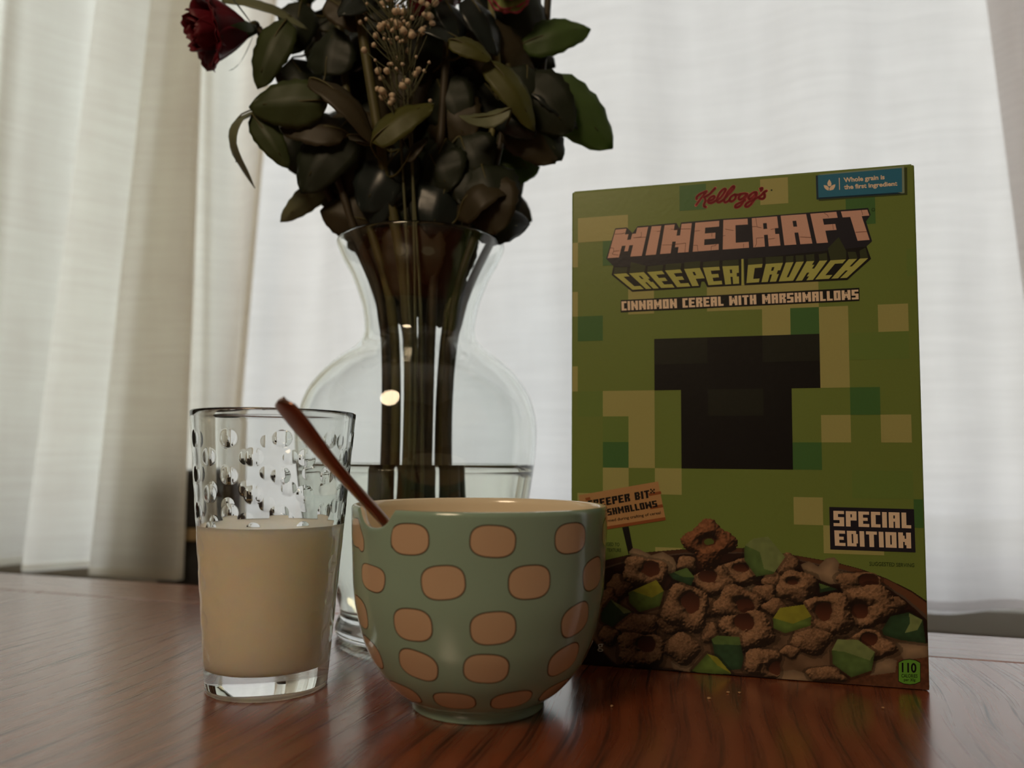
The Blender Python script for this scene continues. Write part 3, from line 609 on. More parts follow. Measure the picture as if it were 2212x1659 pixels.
ST = [
 # bottom(x,y,z) in vase frame, neck(x,y), top(world x,y,z), mid
 ((.024, .004, .022), (-.026, .004), (-.1986, .5735, .461), (-.150, .578, .350), .0028, 'stem_d', 'dark red drooping rose at the top left of the bouquet'),
 ((.018, -.016, .020), (-.018, -.012), (-.1444, .5635, .545), (-.118, .565, .345), .0026, 'stem', 'rose stem with broad olive leaves, second from the left in the bouquet'),
 ((.006, .020, .020), (-.012, .010), (-.17, .60, .50), (-.125, .600, .36), .0026, 'stem_d', 'red rose with its bloom cut off by the top left of the picture'),
 ((-.004, -.022, .020), (-.006, -.020), (-.130, .538, .545), (-.098, .548, .36), .0032, 'stem', 'thick olive stem just left of the tiny cream buds'),
 ((-.014, .010, .020), (.000, .014), (-.068, .600, .475), (-.070, .610, .35), .0025, 'stem_d', 'red rose hidden behind the cream buds at the top centre'),
 ((-.024, -.010, .022), (.010, -.016), (-.045, .548, .545), (-.055, .556, .35), .0026, 'stem_d', 'rose stem with dark glossy leaves right of the cream buds'),
 ((-.030, .006, .024), (.020, -.004), (.0154, .5835, .545), (-.012, .573, .40), .0028, 'stem', 'olive stem leaning right at the top right of the bouquet'),
 ((-.020, .022, .020), (.026, .008), (.030, .590, .545), (.012, .588, .37), .0026, 'stem_d', 'rose stem carrying the two large round leaves at the far right'),
 ((.030, -.006, .022), (-.002, .026), (-.020, .575, .50), (-.016, .566, .38), .0022, 'stem_l', 'pale slender stem with a pink and green flower at the top right'),
 ((.012, .028, .022), (.024, -.014), (.000, .560, .42), (-.018, .562, .33), .0024, 'stem_d', 'short stem with a curled brown leaf over the right side of the vase rim'),
 ((.000, -.002, .018), (-.026, -.008), (-.150, .556, .40), (-.122, .560, .31), .0024, 'stem_d', 'short stem with drooping grey-green leaves over the left side of the vase rim'),
]
roots = []
for (b, nk, tp, md, r, mt, lab) in ST:
    b = (nk[0] * .96 + b[0] * .06, nk[1] + b[1] * .25, b[2])
    rt, pa = stem_thing(b, nk, tp, md, r, mt, lab, 'flower', G)
    roots.append(rt)
def add_leaf(b, t, w, kind, arch, col, root=None, path=None):
    V, F, bb, ax, Ln, n0 = leaf_geo(b, t, w, kind, arch)
    if root is None:
        best = min(((p - bb).length, i, k) for i, (pa, rt) in enumerate(stems) for k, p in enumerate(pa) if p.z < bb.z + .02 and p.z > T + .24)
        path, root = stems[best[1]]; near = path[best[2]]
    else:
        near = min(path, key=lambda p: (p - bb).length)
    lf = mesh('leaf', V, F, M['leaf_' + col], root)
    so = lf.modifiers.new('thickness', 'SOLIDIFY'); so.thickness = 0.0004; so.offset = 0
    # stalk and midrib as a sub-part
    pts = catmull([near, near * .5 + bb * .5 + Vector((0, 0, -.004)), bb, bb + ax * Ln * .3 + n0 * (arch * Ln * .75), bb + ax * Ln * .8 + n0 * (arch * Ln * .3)], 4)
    v, f = tube_vf(pts, [.0011 - .0008 * i / len(pts) for i in range(len(pts))], 5)
    mesh('leaf_stalk', v, f, M['stem'], lf)
    return lf
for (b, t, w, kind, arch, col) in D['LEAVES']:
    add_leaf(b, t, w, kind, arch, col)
# filler leaves of the dense heart of the bouquet
rnd = random.Random(21)
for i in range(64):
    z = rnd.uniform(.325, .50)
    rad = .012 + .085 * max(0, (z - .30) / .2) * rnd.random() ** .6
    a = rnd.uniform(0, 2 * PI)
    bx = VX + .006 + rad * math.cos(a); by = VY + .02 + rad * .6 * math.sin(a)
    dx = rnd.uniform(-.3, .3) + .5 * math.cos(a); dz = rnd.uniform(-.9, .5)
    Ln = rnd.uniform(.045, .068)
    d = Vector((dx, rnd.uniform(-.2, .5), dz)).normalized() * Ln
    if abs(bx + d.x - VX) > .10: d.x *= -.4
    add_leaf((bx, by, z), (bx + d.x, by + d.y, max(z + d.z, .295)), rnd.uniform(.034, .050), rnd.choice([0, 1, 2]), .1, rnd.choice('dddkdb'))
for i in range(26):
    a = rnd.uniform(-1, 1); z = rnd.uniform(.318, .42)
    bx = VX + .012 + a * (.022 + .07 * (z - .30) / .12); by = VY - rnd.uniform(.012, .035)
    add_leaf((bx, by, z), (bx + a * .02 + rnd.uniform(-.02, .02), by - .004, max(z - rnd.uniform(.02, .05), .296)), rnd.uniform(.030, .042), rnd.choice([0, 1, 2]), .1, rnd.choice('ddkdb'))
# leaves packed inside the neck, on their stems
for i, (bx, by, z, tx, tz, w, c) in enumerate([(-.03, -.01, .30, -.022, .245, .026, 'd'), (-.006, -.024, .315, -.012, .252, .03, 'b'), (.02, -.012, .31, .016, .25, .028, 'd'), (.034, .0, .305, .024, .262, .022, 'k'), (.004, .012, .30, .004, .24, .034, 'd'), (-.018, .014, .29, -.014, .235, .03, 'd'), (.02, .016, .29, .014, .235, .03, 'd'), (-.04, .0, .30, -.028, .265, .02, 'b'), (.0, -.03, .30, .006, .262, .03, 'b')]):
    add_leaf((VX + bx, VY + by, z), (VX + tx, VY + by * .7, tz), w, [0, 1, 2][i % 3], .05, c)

def bloom(root, name, base, tip, size, mats, n_rows=((3, .35), (4, .6), (5, .85), (5, 1.0)), sep=True, curl=.25):
    base = Vector(base) + Vector((0, 0, T)); tip = Vector(tip) + Vector((0, 0, T))
    ax = (tip - base); Hh = ax.length; ax.normalize()
    a1 = ax.cross(Vector((0, 0, 1))).normalized(); a2 = ax.cross(a1)
    fl = None
    calyx_path = [base - ax * .006, base + ax * .002, base + ax * .008]
    v, f = tube_vf(calyx_path, [.003, .0065, .0085], 12)
    fl = mesh(name, v, f, M['leaf_g'], root)
    rr = random.Random(int(base.x * 9999))
    for ri, (cnt, sc) in enumerate(n_rows):
        for k in range(cnt):
            th = 2 * PI * (k + .5 * (ri % 2)) / cnt + rr.uniform(-.15, .15)
            V, F = [], []
            NU, NV = 10, 9
            for j in range(NV + 1):
                vv = j / NV
                rad = size * sc * (.16 + .84 * math.sin(min(1, vv * 1.05) * PI * .5) ** .8)
                if sc > .8: rad += size * curl * max(0, vv - .72) / .28 * .8
                hgt = Hh * (vv ** .9) * (1.02 - .10 * (sc > .8)) - (Hh * .14 * max(0, vv - .8) / .2 if sc > .8 else 0)
                for i in range(NU + 1):
                    u = i / NU * 2 - 1
                    half = (PI / cnt) * 1.6 * (math.sin(PI * min(1, .18 + vv * .72)) ** .6)
                    ang_ = th + u * half
                    hg = hgt - Hh * .05 * u * u * vv + Hh * .02 * math.sin(u * 9 + ri)
                    rd = rad * (1 + .04 * math.sin(u * 5 + k))
                    V.append(base + ax * hg + (a1 * math.cos(ang_) + a2 * math.sin(ang_)) * rd)
            for j in range(NV):
                for i in range(NU):
                    q = j * (NU + 1) + i
                    F.append((q, q + 1, q + NU + 2, q + NU + 1))
            mi = [0 if j < NV - 1 else 1 for j in range(NV) for i in range(NU)]
            p = mesh('petal', V, F, None, fl, mats=mats, mi=mi)
            so = p.modifiers.new('thickness', 'SOLIDIFY'); so.thickness = 0.0005
    if sep:
        for k in range(5):
            th = 2 * PI * k / 5 + .3
            V, F = [], []
            for j in range(7):
                vv = j / 6
                for i in range(3):
                    u = i - 1
                    rd = size * (.22 + 1.0 * math.sin(vv * 1.5)) * 1.05
                    aa = th + u * .30 * (1 - vv) 
                    V.append(base + ax * (Hh * .62 * vv - .002) + (a1 * math.cos(aa) + a2 * math.sin(aa)) * rd)
            for j in range(6):
                for i in range(2):
                    q = j * 3 + i; F.append((q, q + 1, q + 4, q + 3))
            mesh('sepal', V, F, M['leaf_g'], fl)
    return fl
bloom(roots[0], 'bloom', (-.2030, .5640, .4545), (-.2370, .5400, .4400), .0235, [M['red'], M['red']])
v, f = tube_vf(catmull([(-.1986, .5735, T + .461), (-.2000, .570, T + .463), (-.2045, .5635, T + .4557)], 5), .0022, 8)
mesh('flower_neck', v, f, M['stem'], roots[0])
bloom(roots[2], 'bloom', (-.17, .60, .500), (-.178, .592, .542), .022, [M['red'], M['red']])
bloom(roots[4], 'bloom', (-.068, .600, .470), (-.066, .590, .512), .021, [M['red'], M['red']])
bloom(roots[8], 'bloom', (-.003, .566, .498), (-.005, .538, .474), .016, [M['greenpetal'], M['pinkpetal']], sep=False, curl=.3)
for rix, (bx, tx) in {1: ((-.1444, .5635, .545), (-.15, .56, .585)), 3: ((-.130, .538, .545), (-.13, .53, .585)), 5: ((-.045, .548, .545), (-.045, .545, .585)), 6: ((.0154, .5835, .545), (.018, .58, .585)), 7: ((.030, .590, .545), (.034, .588, .585))}.items():
    bloom(roots[rix], 'bloom', bx, tx, .02, [M['red'], M['red']])

# tiny cream filler flowers
def ico_bud():
    bm = bmesh.new(); bmesh.ops.create_icosphere(bm, subdivisions=2, radius=1.0)
    for v in bm.verts:
        v.co *= 1 + .14 * math.sin(v.co.x * 7 + v.co.y * 5) * math.cos(v.co.z * 6)
        v.co.z *= .85
    me = bpy.data.meshes.new('bud'); bm.to_mesh(me); bm.free()
    me.polygons.foreach_set('use_smooth', [True] * len(me.polygons)); me.materials.append(M['bud'])
    return me
bud_me = ico_bud()
rnd = random.Random(5)
for si, (nk, top, dens, lab) in enumerate([((-.004, -.026), (-.092, .528, .500), 130, 'sprig of tiny cream buds, the left one at the front of the bouquet'), ((.000, -.028), (-.078, .524, .505), 130, 'sprig of tiny cream buds, the right one at the front of the bouquet'), ((.004, -.027), (-.081, .530, .440), 30, 'short low sprig of tiny cream buds hanging at the front centre')]):
    rt, pa = stem_thing((-.006 + si * .006, -.028, .03), nk, top, None, .0012, 'twig', lab, 'flower', 'sprigs of tiny cream buds', 'filler_flower')
    V, F = [], []
    for k in range(dens):
        if si < 2: z = .388 + .125 * (rnd.random() ** .42); sp = .008 + .027 * (z - .385) / .1
        else: z = rnd.uniform(.376, .44); sp = .016
        x = -.0835 + rnd.gauss(0, sp * .62); y = .526 + rnd.gauss(0, .006)
        x = max(-.128, min(-.045, x)); y = max(.508, min(.545, y))
        p = Vector((x, y, T + z))
        s = rnd.choice([.0012, .0015, .0019, .0024, .0030]) * (1.15 if rnd.random() < .1 else 1)
        o = bpy.data.objects.new('bud', bud_me); COL.objects.link(o); o.parent = rt
        o.location = p - Vector(rt.location); o.scale = (s, s, s); o.rotation_euler = (rnd.uniform(-1, 1), rnd.uniform(-1, 1), 0)
        cand = [q for q in pa if q.z < p.z - .012 and q.z > T + .3]
        q = min(cand or pa, key=lambda q: (q - p).length)
        v, f = tube_vf(catmull([q, q * .5 + p * .5 + Vector((0, -.003, -.004)), p], 3), .00035, 4, False)
        n = len(V); V += v; F += [tuple(i + n for i in g_) for g_ in f]
    mesh('twigs', V, F, M['twig'], rt)

# ================================================================== tumbler with milk
GX, GY = -0.1385, 0.4489
def glass_r(z): return .0334 + (.0464 - .0334) * (z / .1548)
GH = .1548
dim_rows = [(.0210 + .0099 * k, k % 2) for k in range(13)]
def outer_r(t, r, z):
    if z < .016 or z > .150: return r
    best = 0.0
    for zr, par in dim_rows:
        dz = z - zr
        if abs(dz) > .0055: continue
        ph = (t - R(4) - (PI / 10 if par else 0)) / (2 * PI / 10)
        da = (ph - round(ph)) * (2 * PI / 10) * r
        d = math.hypot(da, dz) / .0050
        if d < 1: best = max(best, 1 - d * d)
    return r - .0006 * best
SEG = 640
prof_o = [(glass_r(z), z) for z in [i * GH / 330 for i in range(1, 331)]]
prof = [(0, .0016), (.024, .0016), (.0300, .0010), (.0322, .0)] + prof_o + [(.0463, GH + .0008), (.0455, GH + .0013), (.0447, GH + .0007)]
inn = [(glass_r(z) - .0023 - .0006 * max(0, 1 - z / .04), z) for z in [GH - i * (GH - .0145) / 50 for i in range(51)]]
prof += inn + [(.028, .0130), (.015, .0122), (0, .012)]
def rm(t, r, z):
    return outer_r(t, r, z) if abs(r - glass_r(z)) < 1e-6 else r
v, f = lathe_vf(prof, GX, GY, T, SEG, rmod=rm)
tumb = tag(empty('drinking_glass', (GX, GY, T)), 'clear dimpled glass tumbler half full of milk at the left', 'glass')
fix_normals(mesh("glass_body", v, f, M["tumbler"], tumb))
zm = .0918
mi_ = [(glass_r(z) - .0020 - .0006 * max(0, 1 - z / .04), z) for z in [.0145 + i * (zm - .0145) / 24 for i in range(25)]]
prof = [(0, .0117), (.015, .0119), (.028, .0127)] + mi_ + [(mi_[-1][0] - .002, zm - .0006), (0, zm - .0006)]
v, f = lathe_vf(prof, GX, GY, T, 96)
mk_ = fix_normals(mesh('milk', v, f, M['milk']))
tag(mk_, 'creamy milk filling the lower half of the dimpled glass', 'milk')

# ================================================================== noodle bowl
BX, BY = -0.0168, 0.4202
bout = [(.0346, .0), (.0352, .0008), (.0352, .0030), (.0362, .0052), (.0407, .0078), (.0463, .0124), (.0546, .0225), (.0603, .0340), (.0634, .0440), (.0663, .0589), (.0674, .0755), (.0682, .0923), (.0685, .1030)]
bo = smooth_prof(bout, 6)
bi = [(r, z) for r, z in inner(bo, .0040) if z > .016]
NPHI = R(223.0)
def znotch(t, r, z):
    d = (t - NPHI + PI) % (2 * PI) - PI
    a = abs(d) / R(12.5)
    if a >= 1 or z < .07: return z
    k = (1 - a ** 2.6) ** .8
    lim = .1055 - .0092 * k
    return .07 + (z - .07) * (lim - .07) / (.1055 - .07)
rimb = [(.0684, .1045), (.0676, .1054), (.0662, .1055), (.0650, .1046)]
bowl = tag(empty('noodle_bowl', (BX, BY, T)), 'pale green ceramic bowl patterned with tan rounded patches, holding a copper spoon', 'bowl')
prof = bo + rimb[:2]
v, f = lathe_vf([(.0, .0022), (.0300, .0020), (.0310, .0)] + prof, BX, BY, T, 256, zmod=znotch)
fix_normals(mesh('outer_wall', v, f, M['glaze'], bowl))
v, f = lathe_vf([rimb[1], rimb[2], rimb[3]] + bi[::-1][1:] + [(.030, .0125), (.015, .0105), (0, .010)], BX, BY, T, 256, zmod=znotch)
il = mesh('inner_lining', v, f, M['cream_glaze'], bowl); fix_normals(il)
# patches printed on the outer wall (they follow its curve)
arc = [0.0]
for a, b in zip(bo, bo[1:]): arc.append(arc[-1] + math.hypot(b[0] - a[0], b[1] - a[1]))
bo_z = [p[1] for p in bo]
def at_arc(s):
    r = np.interp(s, arc, [p[0] for p in bo]); z = np.interp(s, arc, bo_z)
    r2 = np.interp(s + .0005, arc, [p[0] for p in bo]); z2 = np.interp(s + .0005, arc, bo_z)
    d = Vector((r2 - r, z2 - z)).normalized()
    return r, z, Vector((d.y, -d.x))
def patch(name, phi, z, w, h, tilt, lift, mat, parent):
    s0 = np.interp(z, bo_z, arc)
    V, F = [], []
    NR, NA = 7, 36
    rr, zz, nn = at_arc(s0)
    def pt(x, y):
        r, zc, nv = at_arc(s0 + y)
        r0 = np.interp(s0 + y * .5, arc, [p[0] for p in bo])
        t = phi + x / r0
        r += nv.x * lift; zc += nv.y * lift
        zc = znotch(t, r, zc)
        return (BX + r * math.cos(t), BY + r * math.sin(t), T + zc)
    V.append(pt(0, 0))
    for i in range(1, NR + 1):
        q = i / NR
        for k in range(NA):
            a = 2 * PI * k / NA
            ex = 2 / 2.7
            x = w / 2 * q * math.copysign(abs(math.cos(a)) ** ex, math.cos(a)); y = h / 2 * q * math.copysign(abs(math.sin(a)) ** ex, math.sin(a))
            V.append(pt(x * math.cos(tilt) - y * math.sin(tilt), x * math.sin(tilt) + y * math.cos(tilt)))
    for k in range(NA): F.append((0, 1 + k, 1 + (k + 1) % NA))
    for i in range(NR - 1):
        for k in range(NA):
            a = 1 + i * NA; b = a + NA
            F.append((a + k, b + k, b + (k + 1) % NA, a + (k + 1) % NA))
    return mesh(name, V, F, mat, parent)
rows = [(.0925, [207.5, 243.5, 277.3, 312], [0, .03, -.06, .02]), (.0735, [221.9, 257.9, 292.5, 329.2], [-.1, .10, .02, .15]), (.0530, [206.5, 244, 278, 318], [-.1, .02, .07, .25]), (.0335, [210, 244.0, 275.7, 315.8], [-.2, -.22, -.06, .25]), (.0155, [225, 258.9, 291.3, 323], [-.1, 0, .1, .1])]
for ri, (z, phis, tl) in enumerate(rows):
    ph = list(phis)
    while ph[-1] + 34 < ph[0] + 360 - 17: ph.append(ph[-1] + 35); 
    for k, p_ in enumerate(ph):
        ti = tl[k] if k < len(tl) else random.uniform(-.15, .15)
        w, h = (.0205, .0150) if ri < 4 else (.0200, .0125)
        if ri == 0: h = .0140
        pp = patch('printed_patch', R(p_), z, w + .0011, h + .0011, ti, .00006, M['patch_line'], bowl)
        patch('patch_fill', R(p_), z, w, h, ti, .00012, M['patch'], pp)

# ================================================================== copper spoon
sp_pts = [(-.0995, .3290, .1545), (-.0945, .3345, .1470), (-.0850, .3450, .1325), (-.0730, .3570, .1160), (-.0610, .3690, .1002), (-.0440, .3860, .0770), (-.0280, .4020, .0550), (-.0150, .4150, .0375), (-.0070, .4230, .0270), (.0010, .4310, .0190), (.0080, .4380, .0165)]
pth = catmull([(a, b, c + T) for a, b, c in sp_pts], 6)
spn = tag(empty('spoon', pth[-1]), 'copper-coloured spoon leaning in the notch of the patterned bowl', 'spoon')
def spoon_strip(i0, i1, wfun, tfun, name, dish=0.0):
    V, F = [], []
    seg = 16
    P = pth[i0:i1]
    for i, p in enumerate(P):
        gi = i0 + i
        d = (pth[min(gi + 1, len(pth) - 1)] - pth[max(gi - 1, 0)]).normalized()
        side = Vector((.716, -.698, 0)); side = (side - d * side.dot(d)).normalized(); nn = side.cross(d).normalized()
        if nn.z < 0: nn = -nn
        t = i / (len(P) - 1)
        w, th = wfun(t), tfun(t)
        for k in range(seg):
            a = 2 * PI * k / seg
            x = math.cos(a) * w; y = math.sin(a) * th
            y += dish * (x * x / (.016 ** 2) - 1) * .007 * math.sin(PI * t) if dish else 0
            if not dish and y > 0: y += th * .7 * max(0, 1 - abs(x) / (w * .35))
            V.append(p + side * x + nn * y)
    n = len(P)
    for i in range(n - 1):
        for k in range(seg):
            F.append((i * seg + k, i * seg + (k + 1) % seg, (i + 1) * seg + (k + 1) % seg, (i + 1) * seg + k))
    F.append(tuple(range(seg))[::-1]); F.append(tuple((n - 1) * seg + k for k in range(seg)))
    return mesh(name, V, F, M['copper'], spn)
def hw(t):
    e = min(1, math.sqrt(max(t, .0) / .05 + .06))
    return e * (.0050 + .0048 * math.exp(-((t - .16) / .20) ** 2)) * (1 - .22 * min(1, t / .5))
spoon_strip(0, 43, hw, lambda t: .0014 + .0005 * math.sin(PI * t), 'handle')
spoon_strip(42, len(pth), lambda t: .0036 + .0125 * math.sin(PI * min(1, t * .97 + .03)) ** .7, lambda t: .0006, 'spoon_head', dish=1.0)

# ================================================================== cereal box
bl = Vector((.038746, .499817, 0)); bang = math.atan2(.4473497 - .4998166, .2390927 - .0387456)
BWm, BHm, BDm = .2071, .3072, .056
cb = tag(empty('cereal_box', (bl.x, bl.y, T), bang), 'green cardboard cereal box with pixel squares and a bowl of cereal printed on it', 'box')
def lmesh(name, V, F, mat, parent=None, **k):
    return mesh(name, V, F, mat, parent or cb, smooth=False, world_coords=False, **k)
GREEN = srgb(116, 160, 58)
def card(name, col, rough=0.38, noise=0.05):
    return pmat(name, col, rough, noise=noise, nscale=900, bump=0.06, bscale=350, spec=0.5)
C_ = {
 'green': card('card_green', srgb(118, 138, 66)), 'light': card('card_light', srgb(172, 170, 106)), 'dark': card('card_dark', srgb(74, 118, 62)),
 'mid': card('card_mid', srgb(112, 138, 66)), 'black': card('card_black', srgb(20, 18, 18)), 'black2': card('card_black2', srgb(34, 36, 28)),
 'navy': card('card_navy', srgb(36, 34, 46)), 'title': card('card_title', srgb(222, 176, 160)), 'sub': card('card_sub', srgb(186, 190, 104)),
 'top': card('card_top', srgb(58, 66, 38)), 'cream': card('card_cream', srgb(246, 222, 196)), 'blue': card('card_blue', srgb(48, 122, 158)),
 'bluedark': card('card_bluedark', srgb(24, 54, 76)), 'bluelight': card('card_bluelight', srgb(140, 160, 140)), 'shadow': card('card_shadow', srgb(66, 78, 42)),
 'red': card('card_red', srgb(186, 62, 70)), 'redlight': card('card_redlight', srgb(214, 150, 130)), 'signc': card('card_sign', srgb(190, 146, 98)),
 'signd': card('card_signd', srgb(148, 84, 44)), 'crack': card('card_crack', srgb(120, 70, 60)), 'text': card('card_text', srgb(36, 60, 32)), 'badge': card('card_badge', srgb(104, 166, 58)),
 'white': card('card_white', srgb(225, 220, 205)), 'kraft': card('card_kraft', srgb(150, 130, 100)),
}
v, f = box_vf(0, BWm, 0, BDm, .0004, BHm)
carton = lmesh('carton', v, f, C_['green']); fix_normals(carton); bevel(carton, .0011, 3)
# top flaps tucked together
v, f = box_vf(.0015, BWm - .0015, .001, BDm * .62, BHm - .0001, BHm + .0006)
fl = lmesh('top_flap', v, f, C_['green']); fix_normals(fl)
v, f = box_vf(.07, BWm - .07, BDm * .55, BDm * .80, BHm + .0006, BHm + .0011)
tb2 = lmesh('flap_tab', v, f, C_['light'], fl); fix_normals(tb2)
LV = [0]
def flat(name, polys, mat, level, parent=None, thick=.00004, kind=None):
    """thin printed shapes lying on the front of the box, (u,v) in millimetres"""
    V, F = [], []
    y = -.00003 - .00006 * level
    for p in polys:
        n = len(V); m = len(p)
        V += [(u / 1000, y, w / 1000) for u, w in p]
        V += [(u / 1000, y + thick, w / 1000) for u, w in p]
        F.append(tuple(range(n, n + m)))
        for i in range(m): F.append((n + i, n + (i + 1) % m, n + m + (i + 1) % m, n + m + i))
    me = bpy.data.meshes.new(name); me.from_pydata(V, [], F); me.materials.append(mat)
    bm = bmesh.new(); bm.from_mesh(me); bmesh.ops.triangulate(bm, faces=[q for q in bm.faces if len(q.verts) > 4]); bm.to_mesh(me); bm.free()
    o = bpy.data.objects.new(name, me); COL.objects.link(o); o.parent = parent or cb
    return o
GU, GV = 16.44, 16.43
def sq(k, j, k2=None, j2=None):
    k2 = k if k2 is None else k2; j2 = j if j2 is None else j2
    x0, x1 = max(.6, 4.1 + GU * k), min(206.3, 4.1 + GU * (k2 + 1)); y0, y1 = 108.4 + GV * j, min(305.8, 108.4 + GV * (j2 + 1))
    return [(x0, y0), (x1, y0), (x1, y1), (x0, y1)]
lights = [(0, 10, 1, 10), (-1, 9), (-1, 7), (-1, 4), (7, 11), (2, 7), (5, 7, 8, 7), (7, 6), (9, 4, 9, 6), (11, 6), (5, 5), (1, 3, 2, 3), (2, 1, 2, 2), (1, 0), (3, 0), (7, 3), (9, 2), (11, 2), (8, -1), (9, -2, 10, -2), (0, -1), (3, -3)]
darks = [(1, 9), (4, 11), (10, 10), (0, 6), (1, 1), (8, 6), (10, 3), (8, 1), (12, -1)]
mids = [(1, 2), (10, 5, 11, 5), (3, 8), (12, 8), (6, 9, 7, 9), (10, 0, 11, 0), (0, 3)]
for s in lights: flat('printed_square', [sq(*s)], C_['light'], 1)
for s in darks: flat('printed_square', [sq(*s)], C_['dark'], 1)
for s in mids: flat('printed_square', [sq(*s)], C_['mid'], 1)
flat('dark_block', [sq(3, 4, 8, 5), sq(4, 1, 7, 3)], C_['black'], 2)
flat('dark_block_shade', [sq(3, 5, 4, 5), sq(7, 5, 8, 5), sq(5, 3, 6, 3)], C_['black2'], 3)

FONT = {
'S': ['1111111', '1110000', '1111111', '0000111', '1111111'], 'P': ['1111111', '1110111', '1111111', '1110000', '1110000'],
'E': ['1111111', '1110000', '1111110', '1110000', '1111111'], 'C': ['111111', '111000', '111000', '111000', '111111'], 'I': ['111'] * 5,
'A': ['1111111', '1110111', '1111111', '1110111', '1110111'], 'L': ['111000', '111000', '111000', '111000', '111111'],
'D': ['1111110', '1110111', '1110111', '1110111', '1111110'], 'T': ['1111111', '0011100', '0011100', '0011100', '0011100'],
'O': ['1111111', '1110111', '1110111', '1110111', '1111111'], 'N': ['11100111', '11110111', '11111111', '11101111', '11100111'],
'M': ['111000111', '111101111', '111111111', '111010111', '111000111'], 'W': ['111000111', '111010111', '111111111', '111101111', '111000111'],
'R': ['1111111', '1110111', '1111110', '1110111', '1110111'], 'H': ['1110111', '1110111', '1111111', '1110111', '1110111'],
'B': ['1111110', '1110111', '1111110', '1110111', '1111110'], 'U': ['1110111', '1110111', '1110111', '1110111', '1111111'],
'F': ['1111111', '1110000', '1111110', '1110000', '1110000'], ' ': ['0000'] * 5}
def bil(q, u, v):          # q: TL TR BR BL ; v down
    a = [q[0][i] * (1 - u) + q[1][i] * u for i in (0, 1)]; b = [q[3][i] * (1 - u) + q[2][i] * u for i in (0, 1)]
    return (a[0] * (1 - v) + b[0] * v, a[1] * (1 - v) + b[1] * v)
def glyph_polys(ch, q, u0=0., u1=1.):
    g = FONT[ch]; nr, nc = len(g), len(g[0]); out = []
    # merge horizontal runs, then equal runs vertically
    runs = {}
    for r, row in enumerate(g):
        c = 0
        while c < nc:
            if row[c] == '1':
                e = c
                while e < nc and row[e] == '1': e += 1
                runs.setdefault((c, e), []).append(r); c = e
            else: c += 1
    for (c, e), rs in runs.items():
        st_ = rs[0]; pv = st_
        for r in rs[1:] + [None]:
            if r is None or r != pv + 1:
                a0, a1 = u0 + (u1 - u0) * c / nc, u0 + (u1 - u0) * e / nc
                out.append([bil(q, a0, st_ / nr), bil(q, a1, st_ / nr), bil(q, a1, (pv + 1) / nr), bil(q, a0, (pv + 1) / nr)])
                if r is not None: st_ = r
            pv = r
    return out
def string_polys(txt, q, gap=1.2):
    ws = [len(FONT[c][0]) for c in txt]; tot = sum(ws) + gap * (len(txt) - 1); x = 0; out = []
    for c, w in zip(txt, ws):
        if c != ' ': out.append((c, glyph_polys(c, q, x / tot, (x + w) / tot)))
        x += w + gap
    return out
A = D['ART']
t1 = flat('title_backing', [A['title_back']], C_['navy'], 2)
t2 = flat('subtitle_backing', [A['word1_back']], C_['black'], 2)
t2b = flat('subtitle_backing', [A['word2_back']], C_['black'], 2)
t1.location.y -= .00003
for p in A['tops']: flat('letter_shade', [p], C_['top'], 4, t2)
for ch, q in D['TITLE']: flat('title_letter', glyph_polys(ch, q), C_['title'], 4)
for ch, q in D['SUBTITLE']: flat('subtitle_letter', glyph_polys(ch, q), C_['sub'], 5)
flat('divider_line', [A['divider']], C_['sub'], 5)
def stroke(pts, w):
    out = []
    for i in range(len(pts) - 1):
        a, b = Vector(pts[i]), Vector(pts[i + 1]); d = (b - a)
        if d.length < 1e-6: continue
        d.normalize(); n = Vector((-d.y, d.x)) * w / 2
        out.append([tuple(a + n), tuple(a - n), tuple(b - n), tuple(b + n)])
        out.append([(b.x + w / 2 * math.cos(2 * PI * k / 10), b.y + w / 2 * math.sin(2 * PI * k / 10)) for k in range(10)])
    a = Vector(pts[0]); out.append([(a.x + w / 2 * math.cos(2 * PI * k / 10), a.y + w / 2 * math.sin(2 * PI * k / 10)) for k in range(10)])
    return out
flat('letter_cracks', [s for c in A['cracks'] for s in stroke(c, .22)], C_['crack'], 6)
cin = flat('text_panel', [A['cin_panel']], C_['black'], 3)
for ch, ps in string_polys('CINNAMON CEREAL WITH MARSHMALLOWS', A['cin_text']): flat('pixel_letter', ps, C_['cream'], 4, cin)
sp = flat('edition_panel', [A['sp_panel']], C_['navy'], 3)
for ch, ps in string_polys('SPECIAL', A['t_special']) + string_polys('EDITION', A['t_edition']): flat('pixel_letter', ps, C_['cream'], 4, sp)
# red script logo
def sm(pts): return [(p.x, p.y) for p in catmull([(a, b, 0) for a, b in pts], 6)]
sl = flat('script_logo_halo', [s for k in A['script'] for s in stroke(sm(k), 1.9)], C_['redlight'], 2)
flat('script_logo', [s for k in A['script'] for s in stroke(sm(k), 1.45)], C_['red'], 3)
def disc(c, r, n=14): return [(c[0] + r * math.cos(2 * PI * k / n), c[1] + r * math.sin(2 * PI * k / n)) for k in range(n)]
flat('logo_dot', [disc(A['script_dot'], .55)], C_['text'], 3)
flat('registered_mark', [s for s in stroke(disc(A['reg'], .9) + [disc(A['reg'], .9)[0]], .25)], C_['text'], 3)
